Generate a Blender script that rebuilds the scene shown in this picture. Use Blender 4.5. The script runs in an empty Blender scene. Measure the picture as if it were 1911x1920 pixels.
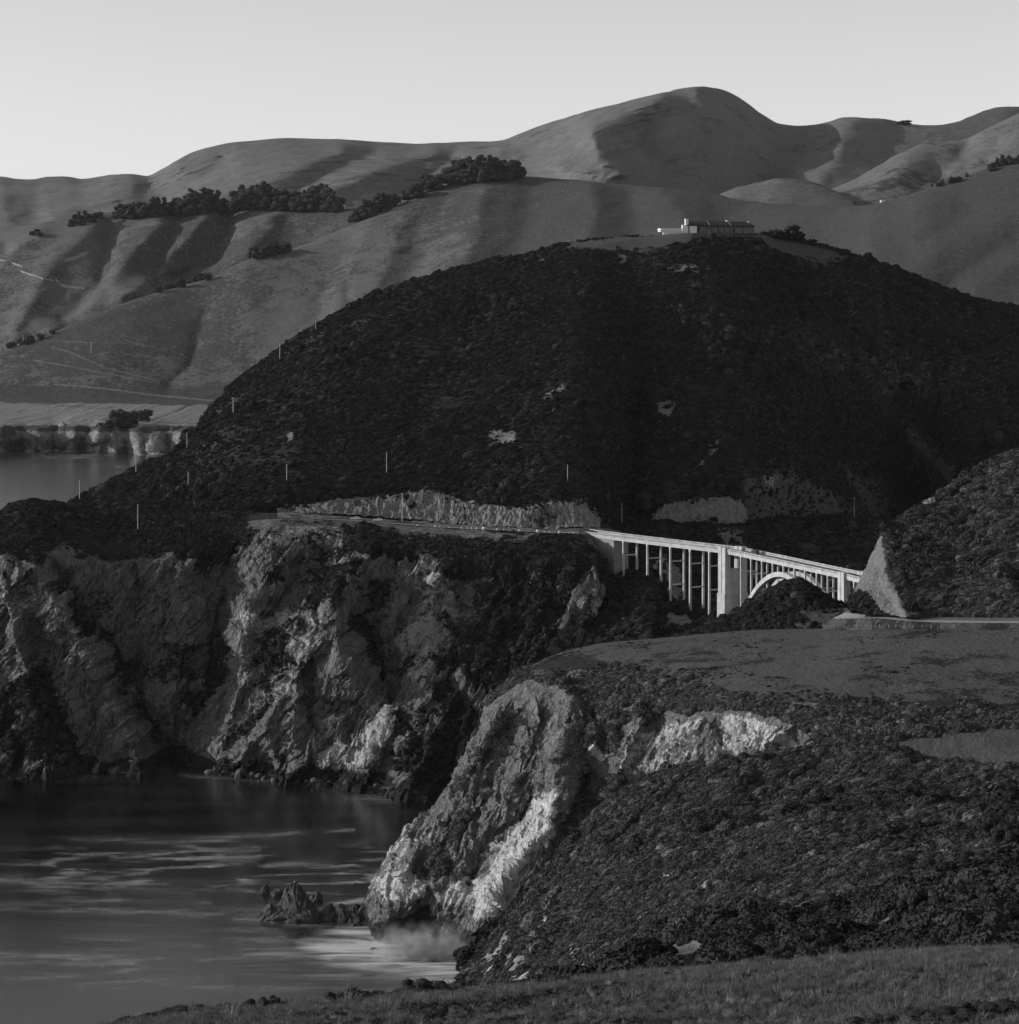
import bpy, bmesh, math, random
import numpy as np
from mathutils import Vector, Matrix

random.seed(7)
RNG = np.random.default_rng(11)
scn = bpy.context.scene
COL = scn.collection

# ------------------------------------------------------------------ camera, sky, sun, exposure
F, CX, HY, CAMZ = 5120.0, 955.5, 540.0, 200.0      # focal length and principal point in photo pixels, eye height in metres
cam_d = bpy.data.cameras.new('camera'); cam = bpy.data.objects.new('camera', cam_d); COL.objects.link(cam)
cam.location = (0, 0, CAMZ); cam.rotation_euler = (math.radians(90), 0, 0)
cam_d.sensor_width = 36.0; cam_d.lens = F / 1920.0 * 36.0
cam_d.shift_y = -(960.0 - HY) / 1920.0
cam_d.clip_start = 1.0; cam_d.clip_end = 60000.0
scn.camera = cam

SUN_AZ = math.radians(-90.0)      # from the view direction (+Y), negative = towards the sea on the left
SUN_EL = math.radians(18.0)
sun_dir = Vector((math.sin(SUN_AZ) * math.cos(SUN_EL), math.cos(SUN_AZ) * math.cos(SUN_EL), math.sin(SUN_EL)))
world = bpy.data.worlds.new('World'); scn.world = world; world.use_nodes = True
wn = world.node_tree; wn.nodes.clear()
sky = wn.nodes.new('ShaderNodeTexSky'); sky.sky_type = 'NISHITA'; sky.sun_disc = False
sky.sun_elevation = SUN_EL; sky.sun_rotation = SUN_AZ
sky.air_density = 1.0; sky.dust_density = 0.55; sky.ozone_density = 1.0
bw = wn.nodes.new('ShaderNodeVectorMath'); bw.operation = 'DOT_PRODUCT'      # black and white film: one tone from red, green and blue
wn.links.new(sky.outputs[0], bw.inputs[0]); bw.inputs[1].default_value = (0.55, 0.30, 0.15)
bg = wn.nodes.new('ShaderNodeBackground'); bg.inputs[1].default_value = 0.15
wn.links.new(bw.outputs['Value'], bg.inputs[0])
wo = wn.nodes.new('ShaderNodeOutputWorld'); wn.links.new(bg.outputs[0], wo.inputs[0])

sun_d = bpy.data.lights.new('sun', 'SUN'); sun_d.energy = 2.85; sun_d.angle = math.radians(0.5); sun_d.color = (1, 1, 1)
sun = bpy.data.objects.new('sun', sun_d); COL.objects.link(sun)
sun.rotation_euler = sun_dir.to_track_quat('Z', 'Y').to_euler()
sun.location = (-500, 800, 900)
vs = scn.view_settings
vs.view_transform = 'Standard'; vs.look = 'None'; vs.exposure = 0.20; vs.gamma = 1.0; vs.use_curve_mapping = False
scn.cycles.use_adaptive_sampling = True; scn.cycles.adaptive_threshold = 0.02
scn.cycles.max_bounces = 3; scn.cycles.diffuse_bounces = 2; scn.cycles.glossy_bounces = 2
scn.cycles.volume_bounces = 0; scn.cycles.transparent_max_bounces = 8

# ------------------------------------------------------------------ helpers
def W(px, py, D):
    """world point seen at photo pixel px,py when it stands D metres away (along +Y)"""
    return np.array([(px - CX) / F * D, D, CAMZ - (py - HY) / F * D])
def DZ(py, z):
    """distance at which a point of height z shows at row py"""
    return F * (CAMZ - z) / (py - HY)
def PX(p):
    return CX + F * p[..., 0] / p[..., 1], HY + F * (CAMZ - p[..., 2]) / p[..., 1]

def tag(o, label=None, cat=None, group=None, kind=None):
    if label: o['label'] = label
    if cat: o['category'] = cat
    if group: o['group'] = group
    if kind: o['kind'] = kind
    return o
def link(name, data, parent=None, mat=None):
    o = bpy.data.objects.new(name, data); COL.objects.link(o)
    if parent is not None: o.parent = parent
    if mat is not None and data is not None and hasattr(data, 'materials') and not data.materials: data.materials.append(mat)
    return o
def empty(name, loc=(0, 0, 0), rz=0.0):
    o = bpy.data.objects.new(name, None); COL.objects.link(o)
    o.empty_display_size = 0.5
    o.location = loc; o.rotation_euler = (0, 0, rz); return o

def _h(i, j, k, s):
    n = (i * 374761393 + j * 668265263 + k * 2147483647 + s * 974634777) & 0xFFFFFFFF
    n = ((n ^ (n >> 13)) * 1274126177) & 0xFFFFFFFF
    n = ((n ^ (n >> 16)) * 2246822519) & 0xFFFFFFFF
    return ((n ^ (n >> 15)) & 0xFFFF).astype(np.float32) / 32767.5 - 1.0
def vnoise(p, s=0):
    """smooth value noise in -1..1, p (...,3)"""
    fl = np.floor(p); i = fl.astype(np.int64); t = (p - fl).astype(np.float32); t = t * t * t * (t * (t * 6 - 15) + 10)
    x, y, z = i[..., 0], i[..., 1], i[..., 2]; tx, ty, tz = t[..., 0], t[..., 1], t[..., 2]
    def L(a, b, w): return a + (b - a) * w
    c = [[[_h(x + a, y + b, z + d, s) for d in (0, 1)] for b in (0, 1)] for a in (0, 1)]
    f0 = L(L(c[0][0][0], c[1][0][0], tx), L(c[0][1][0], c[1][1][0], tx), ty)
    f1 = L(L(c[0][0][1], c[1][0][1], tx), L(c[0][1][1], c[1][1][1], tx), ty)
    return L(f0, f1, tz)
ROT = np.array([[0.36, 0.48, -0.8], [-0.8, 0.6, 0.0], [0.48, 0.64, 0.6]])
def fbm(p, wave, octs=4, s=0, gain=0.5, ridged=False):
    q = np.asarray(p, dtype=np.float64) / wave; a = 1.0; tot = 0.0; n = 0.0
    for o in range(octs):
        v = vnoise(q, s + o)
        if ridged: v = 1.0 - 2.0 * np.abs(v)
        tot = tot + a * v; n += a; a *= gain; q = (q @ ROT.T) * 2.03 + 17.3
    return tot / n

def pchip(xk, yk, x):
    """monotone cubic through knots, yk (n,m) -> (len(x),m)"""
    xk = np.asarray(xk, float); yk = np.asarray(yk, float); h = np.diff(xk)[:, None]; d = np.diff(yk, axis=0) / h
    m = np.zeros_like(yk)
    if len(xk) > 2:
        w1 = 2 * h[1:] + h[:-1]; w2 = h[1:] + 2 * h[:-1]
        with np.errstate(divide='ignore', invalid='ignore'):
            hm = (w1 + w2) / (w1 / d[:-1] + w2 / d[1:])
        m[1:-1] = np.where(d[:-1] * d[1:] > 0, hm, 0.0)
    m[0], m[-1] = d[0], d[-1]
    i = np.clip(np.searchsorted(xk, x) - 1, 0, len(xk) - 2); t = ((x - xk[i]) / (xk[i + 1] - xk[i]))[:, None]; hh = h[i]
    return ((1 + 2 * t) * (1 - t) ** 2 * yk[i] + t * (1 - t) ** 2 * hh * m[i] + t * t * (3 - 2 * t) * yk[i + 1] + t * t * (t - 1) * hh * m[i + 1])
def rs(row, n, lo=None, hi=None):
    """resample a left-to-right row to n points evenly spaced in px"""
    r = np.array(row, float); lo = r[0, 0] if lo is None else lo; hi = r[-1, 0] if hi is None else hi
    x = np.linspace(lo, hi, n)
    return np.column_stack([x, pchip(r[:, 0], r[:, 1:], x)])
def blend(a, b, tp, td):
    a, b = np.array(a, float), np.array(b, float)
    return np.column_stack([a[:, 0] + (b[:, 0] - a[:, 0]) * tp, a[:, 1] + (b[:, 1] - a[:, 1]) * tp, a[:, 2] + (b[:, 2] - a[:, 2]) * td])
def sea_row(pts, z=0.0):
    return [(x, y, DZ(y, z)) for x, y in pts]

def loft(rows, nu, nv):
    R = np.array([np.array(r, float) for r in rows])          # rows, cols, (px,py,D)
    chord = np.zeros(R.shape[1])
    seg = np.sqrt(np.diff(R[:, :, 0], axis=1) ** 2 + np.diff(R[:, :, 1], axis=1) ** 2 + (2.5 * np.diff(R[:, :, 2], axis=1)) ** 2).mean(0)
    chord[1:] = np.cumsum(seg); chord /= chord[-1]
    sv = np.sqrt(np.diff(R[:, :, 0], axis=0) ** 2 + np.diff(R[:, :, 1], axis=0) ** 2 + (1.2 * np.diff(R[:, :, 2], axis=0)) ** 2).mean(1)
    cv = np.concatenate([[0], np.cumsum(sv)]); cv /= cv[-1]
    u = np.linspace(0, 1, nu); v = np.linspace(0, 1, nv)
    A = np.array([pchip(chord, R[i], u) for i in range(R.shape[0])])           # rows,nu,3
    B = pchip(cv, A.reshape(R.shape[0], -1), v).reshape(nv, nu, 3)
    P = np.stack([(B[..., 0] - CX) / F * B[..., 2], B[..., 2], CAMZ - (B[..., 1] - HY) / F * B[..., 2]], -1)
    return P
def normals(P):
    du = np.gradient(P, axis=1); dv = np.gradient(P, axis=0)
    n = np.cross(du, dv); n /= np.linalg.norm(n, axis=-1, keepdims=True) + 1e-9
    view = np.array([0, 0, CAMZ]) - P
    if (n * view).sum(-1).mean() < 0: n = -n
    return n
def seg_dist(x, y, poly):
    best = np.full(x.shape, 1e9)
    for (x0, y0), (x1, y1) in zip(poly[:-1], poly[1:]):
        dx, dy = x1 - x0, y1 - y0; t = np.clip(((x - x0) * dx + (y - y0) * dy) / (dx * dx + dy * dy + 1e-9), 0, 1)
        best = np.minimum(best, np.hypot(x - x0 - t * dx, y - y0 - t * dy))
    return best
def in_poly(x, y, poly):
    inside = np.zeros(x.shape, bool)
    for (x0, y0), (x1, y1) in zip(poly, poly[1:] + poly[:1]):
        c = (y0 > y) != (y1 > y)
        inside ^= c & (x < (x1 - x0) * (y - y0) / (y1 - y0 + 1e-12) + x0)
    return inside
def pmask(x, y, poly, soft=12.0):
    d = seg_dist(x, y, poly + poly[:1]); s = np.where(in_poly(x, y, poly), d, -d)
    return np.clip(0.5 + s / (2 * soft), 0, 1)
def carve(P, feats, gain=1.0, warp=7.0, seed=500):
    """bring the surface nearer (amp>0: spur) or set it back (amp<0: gully) along wandering lines on it"""
    x, y = PX(P); off = np.zeros(x.shape); unit = float(P[..., 1].mean()) / F
    x = x + warp * fbm(P, 45 * unit, 3, seed); y = y + warp * fbm(P, 45 * unit, 3, seed + 7)
    for f in feats:
        d = seg_dist(x, y, f[0]) / f[1]
        off += f[2] * np.exp(0.45 - np.sqrt(1.3 * d * d + 0.2))
    D = P[..., 1]; k = ((D - gain * off) / D)[..., None]
    c = np.array([0, 0, CAMZ]); return c + (P - c) * k
def facets(a, b, size, seed):
    """angular blocks: each cell of a jittered lattice is a plane with its own tilt and height"""
    qa, qb = a / size, b / size; ia, ib = np.floor(qa).astype(np.int64), np.floor(qb).astype(np.int64)
    best = np.full(a.shape, 1e9, np.float32); out = np.zeros(a.shape, np.float32); z0 = np.zeros_like(ia)
    for da in (-1, 0, 1):
        for db in (-1, 0, 1):
            ca, cb = ia + da, ib + db
            pa = ca + 0.5 + 0.45 * _h(ca, cb, z0, seed); pb = cb + 0.5 + 0.45 * _h(ca, cb, z0, seed + 1)
            ea, eb = qa - pa, qb - pb; d = ea * ea + eb * eb
            h = 0.45 * _h(ca, cb, z0, seed + 2) + 0.9 * _h(ca, cb, z0, seed + 3) * ea + 0.9 * _h(ca, cb, z0, seed + 4) * eb
            m = d < best; best = np.where(m, d, best); out = np.where(m, h, out)
    return out
def grid_mesh(name, P, attrs=None, mat=None, smooth=True):
    nv, nu = P.shape[:2]
    me = bpy.data.meshes.new(name)
    idx = np.arange(nv * nu).reshape(nv, nu)
    q = np.stack([idx[:-1, :-1], idx[:-1, 1:], idx[1:, 1:], idx[1:, :-1]], -1).reshape(-1, 4)
    # upward/outward facing winding
    a, b, c = P.reshape(-1, 3)[q[:, 0]], P.reshape(-1, 3)[q[:, 1]], P.reshape(-1, 3)[q[:, 2]]
    n = np.cross(b - a, c - a)
    if (n * (np.array([0, 0, CAMZ]) - a)).sum() < 0: q = q[:, ::-1]
    me.vertices.add(nv * nu); me.vertices.foreach_set('co', P.reshape(-1).astype(np.float32))
    me.loops.add(q.size); me.loops.foreach_set('vertex_index', q.reshape(-1).astype(np.int32))
    me.polygons.add(len(q)); me.polygons.foreach_set('loop_start', np.arange(0, q.size, 4, dtype=np.int32))
    me.polygons.foreach_set('loop_total', np.full(len(q), 4, np.int32))
    me.polygons.foreach_set('use_smooth', np.full(len(q), smooth, bool))
    for k, v in (attrs or {}).items():
        at = me.attributes.new(k, 'FLOAT', 'POINT'); at.data.foreach_set('value', v.reshape(-1).astype(np.float32))
    me.update(calc_edges=True); me.validate()
    o = link(name, me, None, mat); return o

class MB:
    """collects simple solids, then builds one mesh"""
    def __init__(s): s.v = []; s.f = []
    def add(s, vs_, fs_):
        b = len(s.v); s.v += [tuple(map(float, p)) for p in vs_]; s.f += [tuple(i + b for i in f) for f in fs_]; return s
    def hexa(s, a, b):
        """a, b: two quads (4 points each) joined into a solid"""
        return s.add(list(a) + list(b), [(0, 1, 2, 3), (7, 6, 5, 4), (0, 4, 5, 1), (1, 5, 6, 2), (2, 6, 7, 3), (3, 7, 4, 0)])
    def box(s, c, size, rz=0.0):
        hx, hy, hz = size[0] / 2, size[1] / 2, size[2] / 2; cr, sr = math.cos(rz), math.sin(rz)
        def t(x, y, z): return (c[0] + x * cr - y * sr, c[1] + x * sr + y * cr, c[2] + z)
        return s.hexa([t(-hx, -hy, -hz), t(hx, -hy, -hz), t(hx, hy, -hz), t(-hx, hy, -hz)], [t(-hx, -hy, hz), t(hx, -hy, hz), t(hx, hy, hz), t(-hx, hy, hz)])
    def tube(s, p0, p1, r0, r1, n=8):
        p0, p1 = Vector(p0), Vector(p1); d = (p1 - p0).normalized(); a = d.orthogonal().normalized(); b = d.cross(a)
        ring = lambda p, r: [tuple(p + (a * math.cos(2 * math.pi * k / n) + b * math.sin(2 * math.pi * k / n)) * r) for k in range(n)]
        fs_ = [(k, (k + 1) % n, n + (k + 1) % n, n + k) for k in range(n)] + [tuple(range(n))[::-1], tuple(range(n, 2 * n))]
        return s.add(ring(p0, r0) + ring(p1, r1), fs_)
    def mesh(s, name, smooth=False):
        me = bpy.data.meshes.new(name); me.from_pydata(s.v, [], s.f); me.update()
        bm = bmesh.new(); bm.from_mesh(me); bmesh.ops.recalc_face_normals(bm, faces=bm.faces); bm.to_mesh(me); bm.free()
        if smooth: me.polygons.foreach_set('use_smooth', np.full(len(me.polygons), True))
        return me
    def build(s, name, mat=None, parent=None, smooth=False):
        return link(name, s.mesh(name, smooth), parent, mat)

# ------------------------------------------------------------------ materials (greyscale: the film is black and white)
def newmat(name):
    m = bpy.data.materials.new(name); m.use_nodes = True; nt = m.node_tree
    b = nt.nodes['Principled BSDF']; return m, nt, b
def g(v): return (v, v, v, 1.0)
def N(nt, t, **kw):
    n = nt.nodes.new(t)
    for k, v in kw.items(): setattr(n, k, v)
    return n
def noise_node(nt, scale, detail=5, rough=0.55, stretch=None, rot=None, dist=0.0):
    geo = N(nt, 'ShaderNodeNewGeometry'); src = geo.outputs['Position']
    if stretch or rot:
        mp = N(nt, 'ShaderNodeMapping'); nt.links.new(src, mp.inputs[0]); src = mp.outputs[0]
        if stretch: mp.inputs['Scale'].default_value = stretch
        if rot: mp.inputs['Rotation'].default_value = rot
    n = N(nt, 'ShaderNodeTexNoise'); nt.links.new(src, n.inputs['Vector'])
    n.inputs['Scale'].default_value = scale; n.inputs['Detail'].default_value = detail; n.inputs['Roughness'].default_value = rough
    n.inputs['Distortion'].default_value = dist
    return n.outputs['Fac']
def ramp(nt, src, stops):
    r = N(nt, 'ShaderNodeValToRGB'); nt.links.new(src, r.inputs[0]); el = r.color_ramp.elements
    while len(el) < len(stops): el.new(0.5)
    for e, (p, v) in zip(el, stops): e.position = p; e.color = g(v)
    return r.outputs[0]
def mix(nt, fac, a, b, mode='MIX'):
    m = N(nt, 'ShaderNodeMix', data_type='RGBA', blend_type=mode)
    if isinstance(fac, (int, float)): m.inputs[0].default_value = fac
    else: nt.links.new(fac, m.inputs[0])
    for i, c in ((6, a), (7, b)):
        if isinstance(c, (int, float)): m.inputs[i].default_value = g(c)
        else: nt.links.new(c, m.inputs[i])
    return m.outputs[2]
def math_(nt, op, a, b=None, clamp=False):
    m = N(nt, 'ShaderNodeMath', operation=op, use_clamp=clamp)
    for i, c in ((0, a), (1, b)):
        if c is None: continue
        if isinstance(c, (int, float)): m.inputs[i].default_value = c
        else: nt.links.new(c, m.inputs[i])
    return m.outputs[0]
def attr(nt, name):
    a = N(nt, 'ShaderNodeAttribute', attribute_name=name); return a.outputs['Fac']
def bump(nt, bsdf, h, strength, dist):
    b = N(nt, 'ShaderNodeBump'); b.inputs['Strength'].default_value = strength; b.inputs['Distance'].default_value = dist
    nt.links.new(h, b.inputs['Height']); nt.links.new(b.outputs[0], bsdf.inputs['Normal'])
def plain(name, v, rough=0.85, var=0.12, scale=0.6, spec=0.3):
    m, nt, b = newmat(name)
    n = noise_node(nt, scale, 4); c = ramp(nt, n, [(0.3, v * (1 - var)), (0.7, v * (1 + var))])
    nt.links.new(c, b.inputs['Base Color']); b.inputs['Roughness'].default_value = rough
    b.inputs['Specular IOR Level'].default_value = spec
    return m
def terrain_mat(name, veg, rock, scale, grass=0.15, dirt=0.2, strata=None, bumpd=1.0, bscale=None, edge=0.25, brock=0.55, cracks=None):
    """blend of scrub, rock, bright rock, grass and bare earth by masks stored on the surface, edges broken up by noise"""
    m, nt, b = newmat(name)
    nA = noise_node(nt, scale, 8, 0.62); nB = noise_node(nt, scale * 5.3, 6, 0.65); nC = noise_node(nt, scale * 0.23, 4)
    nS = noise_node(nt, scale * 1.7, 8, 0.7, *(strata or ((1, 1, 1), (0, 0, 0))), dist=0.6)
    vcol = ramp(nt, nB, [(0.25, veg * 0.55), (0.55, veg), (0.8, veg * 1.7)])
    vcol = mix(nt, math_(nt, 'MULTIPLY', nC, 0.7), vcol, vcol, 'MULTIPLY') if False else vcol
    rcol = ramp(nt, nS, [(0.22, rock * 0.30), (0.42, rock * 0.72), (0.56, rock * 1.05), (0.78, rock * 1.75)])
    nF = noise_node(nt, scale * 9.0, 6, 0.7, *(strata or ((1, 1, 1), (0, 0, 0)))); rcol = mix(nt, 1.0, rcol, ramp(nt, nF, [(0.3, 0.45), (0.5, 0.95), (0.68, 1.6)]), 'MULTIPLY')
    bcol = ramp(nt, nS, [(0.25, brock * 0.5), (0.5, brock), (0.75, min(brock * 1.35, 0.85))])
    gcol = ramp(nt, nA, [(0.25, grass * 0.6), (0.5, grass), (0.75, grass * 1.35)])
    gcol = mix(nt, 0.5, gcol, ramp(nt, nB, [(0.3, grass * 0.55), (0.7, grass * 1.4)]))
    dcol = mix(nt, 0.5, ramp(nt, nB, [(0.3, dirt * 0.6), (0.7, dirt * 1.35)]), ramp(nt, nS, [(0.3, dirt * 0.65), (0.7, dirt * 1.3)]))
    def thr(a, k=edge):
        j = math_(nt, 'MULTIPLY', math_(nt, 'SUBTRACT', math_(nt, 'ADD', nA, nB), 1.0), k * 5.0)
        s = math_(nt, 'ADD', attr(nt, a), j)
        r = N(nt, 'ShaderNodeMapRange'); r.inputs[1].default_value = 0.42; r.inputs[2].default_value = 0.58
        nt.links.new(s, r.inputs[0]); return r.outputs[0]
    c = mix(nt, thr('grass'), vcol, gcol); c = mix(nt, thr('rock'), c, rcol); c = mix(nt, thr('bright'), c, bcol); c = mix(nt, thr('dirt', 0.1), c, dcol)
    nt.links.new(c, b.inputs['Base Color']); b.inputs['Roughness'].default_value = 0.95; b.inputs['Specular IOR Level'].default_value = 0.15
    hh = math_(nt, 'ADD', nS, math_(nt, 'MULTIPLY', nB, 0.35))
    if cracks:
        for sc_, k_ in ((cracks, 0.9), (cracks * 3.1, 0.5)):
            geo = N(nt, 'ShaderNodeNewGeometry'); mp = N(nt, 'ShaderNodeMapping'); nt.links.new(geo.outputs['Position'], mp.inputs[0]); mp.inputs['Scale'].default_value = (1, 1, 0.5); mp.inputs['Rotation'].default_value = (0.5, 0.6, 0)
            wv = N(nt, 'ShaderNodeTexNoise'); nt.links.new(mp.outputs[0], wv.inputs['Vector']); wv.inputs['Scale'].default_value = sc_ * 0.8; wv.inputs['Detail'].default_value = 4
            ad = N(nt, 'ShaderNodeVectorMath', operation='MULTIPLY_ADD'); nt.links.new(wv.outputs['Color'], ad.inputs[0]); ad.inputs[1].default_value = (2.2 / sc_,) * 3; nt.links.new(mp.outputs[0], ad.inputs[2])
            vo = N(nt, 'ShaderNodeTexVoronoi', feature='F1'); nt.links.new(ad.outputs[0], vo.inputs['Vector']); vo.inputs['Scale'].default_value = sc_
            hh = math_(nt, 'SUBTRACT', hh, math_(nt, 'MULTIPLY', math_(nt, 'MULTIPLY', vo.outputs['Distance'], k_), math_(nt, 'ADD', attr(nt, 'rock'), 0.04)))
    bump(nt, b, hh, 1.0, bumpd)
    return m
def zero(P): return np.zeros(P.shape[:2])
def attrs(P, rock=None, bright=None, grass=None, dirt=None):
    z = zero(P); return dict(rock=z if rock is None else rock, bright=z if bright is None else bright, grass=z if grass is None else grass, dirt=z if dirt is None else dirt)
# ------------------------------------------------------------------ terrain
M_FAR = terrain_mat('far_hill_ground', 0.075, 0.22, 0.012, grass=0.135, bumpd=5.0)
M_MID = terrain_mat('coast_ridge_ground', 0.066, 0.30, 0.03, grass=0.105, dirt=0.15, bumpd=2.0)
M_HILL = terrain_mat('chaparral_ground', 0.030, 0.20, 0.12, grass=0.072, dirt=0.15, bumpd=0.8)
M_CLIFF = terrain_mat('cliff_rock', 0.028, 0.155, 0.11, grass=0.14, dirt=0.22, strata=((1.6, 1, 0.45), (0, 0.6, 0)), bumpd=2.2, brock=0.38, cracks=0.16)
M_HEAD = terrain_mat('headland_rock', 0.030, 0.165, 0.14, grass=0.085, dirt=0.22, strata=((1.6, 1, 0.45), (0, 0.62, 0)), bumpd=1.8, brock=0.48, cracks=0.26)
M_SLOPE = terrain_mat('scrub_slope_ground', 0.045, 0.20, 0.18, grass=0.13, dirt=0.15, bumpd=0.6, brock=0.5)
M_CUT = terrain_mat('road_cut_earth', 0.04, 0.21, 0.25, dirt=0.26, strata=((1.6, 1.6, 0.12), (0, 0, 0)), bumpd=0.7)
TERR = {}
def place(name, P, a, mat, label=None, smooth=True):
    o = grid_mesh(name, P, a, mat, smooth); o['kind'] = 'structure'
    if label: o['label'] = label; o['category'] = 'terrain'
    TERR.setdefault(name, []).append(P); return o
def back(row, dD, dpy):
    r = np.array(row, float).copy(); r[:, 2] += dD; r[:, 1] += dpy; return r

# --- far mountains
sky_l = [(-90, 340), (0, 333), (50, 340), (110, 333), (165, 337), (200, 329), (240, 325), (275, 330), (330, 301), (400, 276), (470, 266), (560, 259), (640, 261), (720, 266), (800, 272),
         (880, 268), (930, 265), (1000, 240), (1100, 208), (1180, 186), (1250, 171), (1290, 165), (1320, 163), (1360, 172), (1410, 200), (1450, 228), (1475, 237), (1530, 235), (1590, 221),
         (1640, 222), (1700, 232), (1745, 236), (1800, 236), (1900, 236), (2010, 236)]
dsk = lambda x: 6900 - 500 * math.exp(-((x - 1300) / 350) ** 2) - 300 * math.exp(-((x - 560) / 300) ** 2)
r1 = rs([(x, y, dsk(x)) for x, y in sky_l], 70)
lo = rs([(-90, 470, 5150), (300, 460, 5100), (700, 430, 5150), (1000, 420, 5250), (1300, 430, 5300), (1600, 430, 5400), (2010, 430, 5400)], 70)
P = loft([back(r1, 500, 60), r1, blend(r1, lo, 0.18, 0.30), blend(r1, lo, 0.5, 0.60), lo], 480, 200)
feats = [([(1190, 200), (1135, 260), (1110, 320)], 110, 120), ([(1385, 225), (1400, 300), (1420, 350)], 110, -110), ([(1240, 182), (1185, 212), (1110, 246), (1060, 276), (1000, 306), (950, 326)], 30, 62), ([(1110, 250), (1125, 285), (1160, 315)], 26, 45),
         ([(1310, 172), (1335, 205), (1390, 250), (1440, 290), (1500, 325)], 26, 55), ([(1205, 232), (1190, 280), (1240, 325), (1340, 360)], 42, -70),
         ([(1060, 240), (1020, 262), (985, 285)], 16, -25), ([(1380, 215), (1430, 255), (1470, 300)], 24, -45),
         ([(1600, 235), (1570, 290), (1540, 340)], 34, 40), ([(1500, 245), (1490, 300), (1450, 345)], 30, -40), ([(1680, 240), (1640, 300)], 30, -30),
         ([(640, 285), (560, 318), (480, 345), (400, 375)], 22, 48), ([(700, 285), (610, 325), (560, 360)], 18, -34), ([(810, 288), (720, 315), (640, 350), (590, 380)], 22, 52),
         ([(850, 300), (790, 335), (740, 370)], 20, -40), ([(940, 285), (890, 310), (850, 345)], 20, 42), ([(330, 310), (270, 340), (190, 370), (100, 400)], 24, 45),
         ([(420, 305), (380, 335), (300, 365)], 18, -36), ([(190, 335), (120, 360), (60, 390)], 22, -35), ([(240, 330), (170, 350), (90, 375), (20, 400)], 16, 25), ([(60, 345), (10, 370)], 20, 28),
         ([(1060, 318), (1120, 308), (1180, 318)], 22, 30), ([(560, 262), (600, 285), (640, 300)], 25, -20)]
P = carve(P, feats, 2.3, 7.0); n = normals(P); P = P + n * (13 * fbm(P, 420, 4, 3) + 4 * fbm(P, 260, 4, 13, 0.5, True))[..., None]
x, y = PX(P); a = attrs(P, grass=np.clip(0.85 + 0.4 * fbm(P, 300, 4, 9), 0, 1))
place('mountains', P, a, M_FAR, 'bare rounded coastal mountains along the skyline behind the tree-lined ridge')

# --- skyline shoulder at the far right and lit spurs below it
def hill(name, sil, base, nu, nv, feats, amp, wave, label, mat=M_FAR, n=40, mids=((0.2, 0.34), (0.55, 0.65)), grass=0.7, bk=(300, 60), octs=5, seed=1, gain=1.35):
    r1 = rs(sil, n); lo = rs(base, n)
    P = loft([back(r1, *bk), r1] + [blend(r1, lo, a_, b_) for a_, b_ in mids] + [lo], nu, nv)
    P = carve(P, feats, gain, 6.0); P = P + normals(P) * (amp * fbm(P, wave, octs, seed) + 0.35 * amp * fbm(P, wave * 0.7, 4, seed + 3, 0.55, True))[..., None]
    place(name, P, attrs(P, grass=np.clip(grass + 0.5 * fbm(P, wave * 0.8, 4, seed + 5), 0, 1)), mat, label); return P
hill('mountain_shoulder', [(1690, 262, 6700), (1745, 237, 6650), (1800, 227, 6600), (1850, 209, 6550), (1890, 199, 6500), (1911, 198, 6500), (2010, 190, 6450)],
     [(1690, 340, 5900), (1850, 340, 5900), (2010, 340, 5900)], 120, 60, [], 14, 350, 'dark mountain shoulder on the skyline above the lit grassy spur', grass=0.35)
hill('grassy_spur', [(1360, 372, 5000), (1420, 372, 5000), (1500, 376, 4950), (1560, 356, 5000), (1600, 338, 5050), (1650, 310, 5100), (1700, 280, 5200), (1740, 267, 5250), (1800, 262, 5300), (1850, 240, 5350), (1911, 214, 5400), (2010, 170, 5450)],
     [(1360, 440, 4500), (1650, 430, 4500), (2010, 420, 4600)], 300, 110,
     [([(1911, 262), (1840, 300), (1790, 325)], 22, 34), ([(1810, 268), (1800, 300), (1760, 330)], 22, -42), ([(1911, 300), (1830, 345)], 18, 20), ([(1870, 270), (1850, 300)], 22, -28),
      ([(1700, 310), (1640, 350), (1560, 375)], 18, 25), ([(1750, 315), (1720, 350)], 22, -30)], 9, 250, 'sunlit grassy spur descending from the right edge below the skyline')
hill('rounded_knoll', [(1340, 372, 4700), (1380, 352, 4750), (1420, 340, 4800), (1460, 335, 4800), (1510, 341, 4800), (1560, 360, 4750), (1600, 378, 4700)],
     [(1340, 440, 4400), (1600, 440, 4400)], 120, 60, [], 6, 200, 'small rounded grassy knoll in the saddle above the house')

# --- tree-lined ridge above the coast road (behind) and its nearer flank
crest = [(-90, 452, 4850), (0, 430, 4850), (60, 421, 4850), (130, 412, 4850), (210, 402, 4850), (260, 403, 4850), (330, 400, 4850), (400, 388, 4850), (450, 386, 4850), (520, 393, 4850), (600, 394, 4800), (700, 392, 4750), (800, 380, 4750)]
foot = [(-90, 720, 4150), (0, 705, 4150), (200, 650, 4200), (400, 600, 4300), (600, 560, 4400), (800, 520, 4500)]
ridge_feats = [([(70, 440), (20, 480), (-40, 540)], 26, 30), ([(180, 425), (110, 480), (60, 560), (20, 640)], 26, 34), ([(205, 430), (200, 480), (190, 540), (120, 600)], 22, -48),
               ([(300, 420), (250, 470), (216, 515), (170, 575), (100, 620)], 22, 40), ([(330, 430), (300, 490), (290, 530)], 18, -32), ([(385, 410), (330, 470), (285, 530), (230, 560)], 18, 34),
               ([(425, 405), (415, 450), (385, 490), (330, 530)], 30, -62), ([(520, 400), (500, 430), (470, 460)], 24, 26), ([(10, 470), (-30, 520)], 20, -24)]
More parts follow.
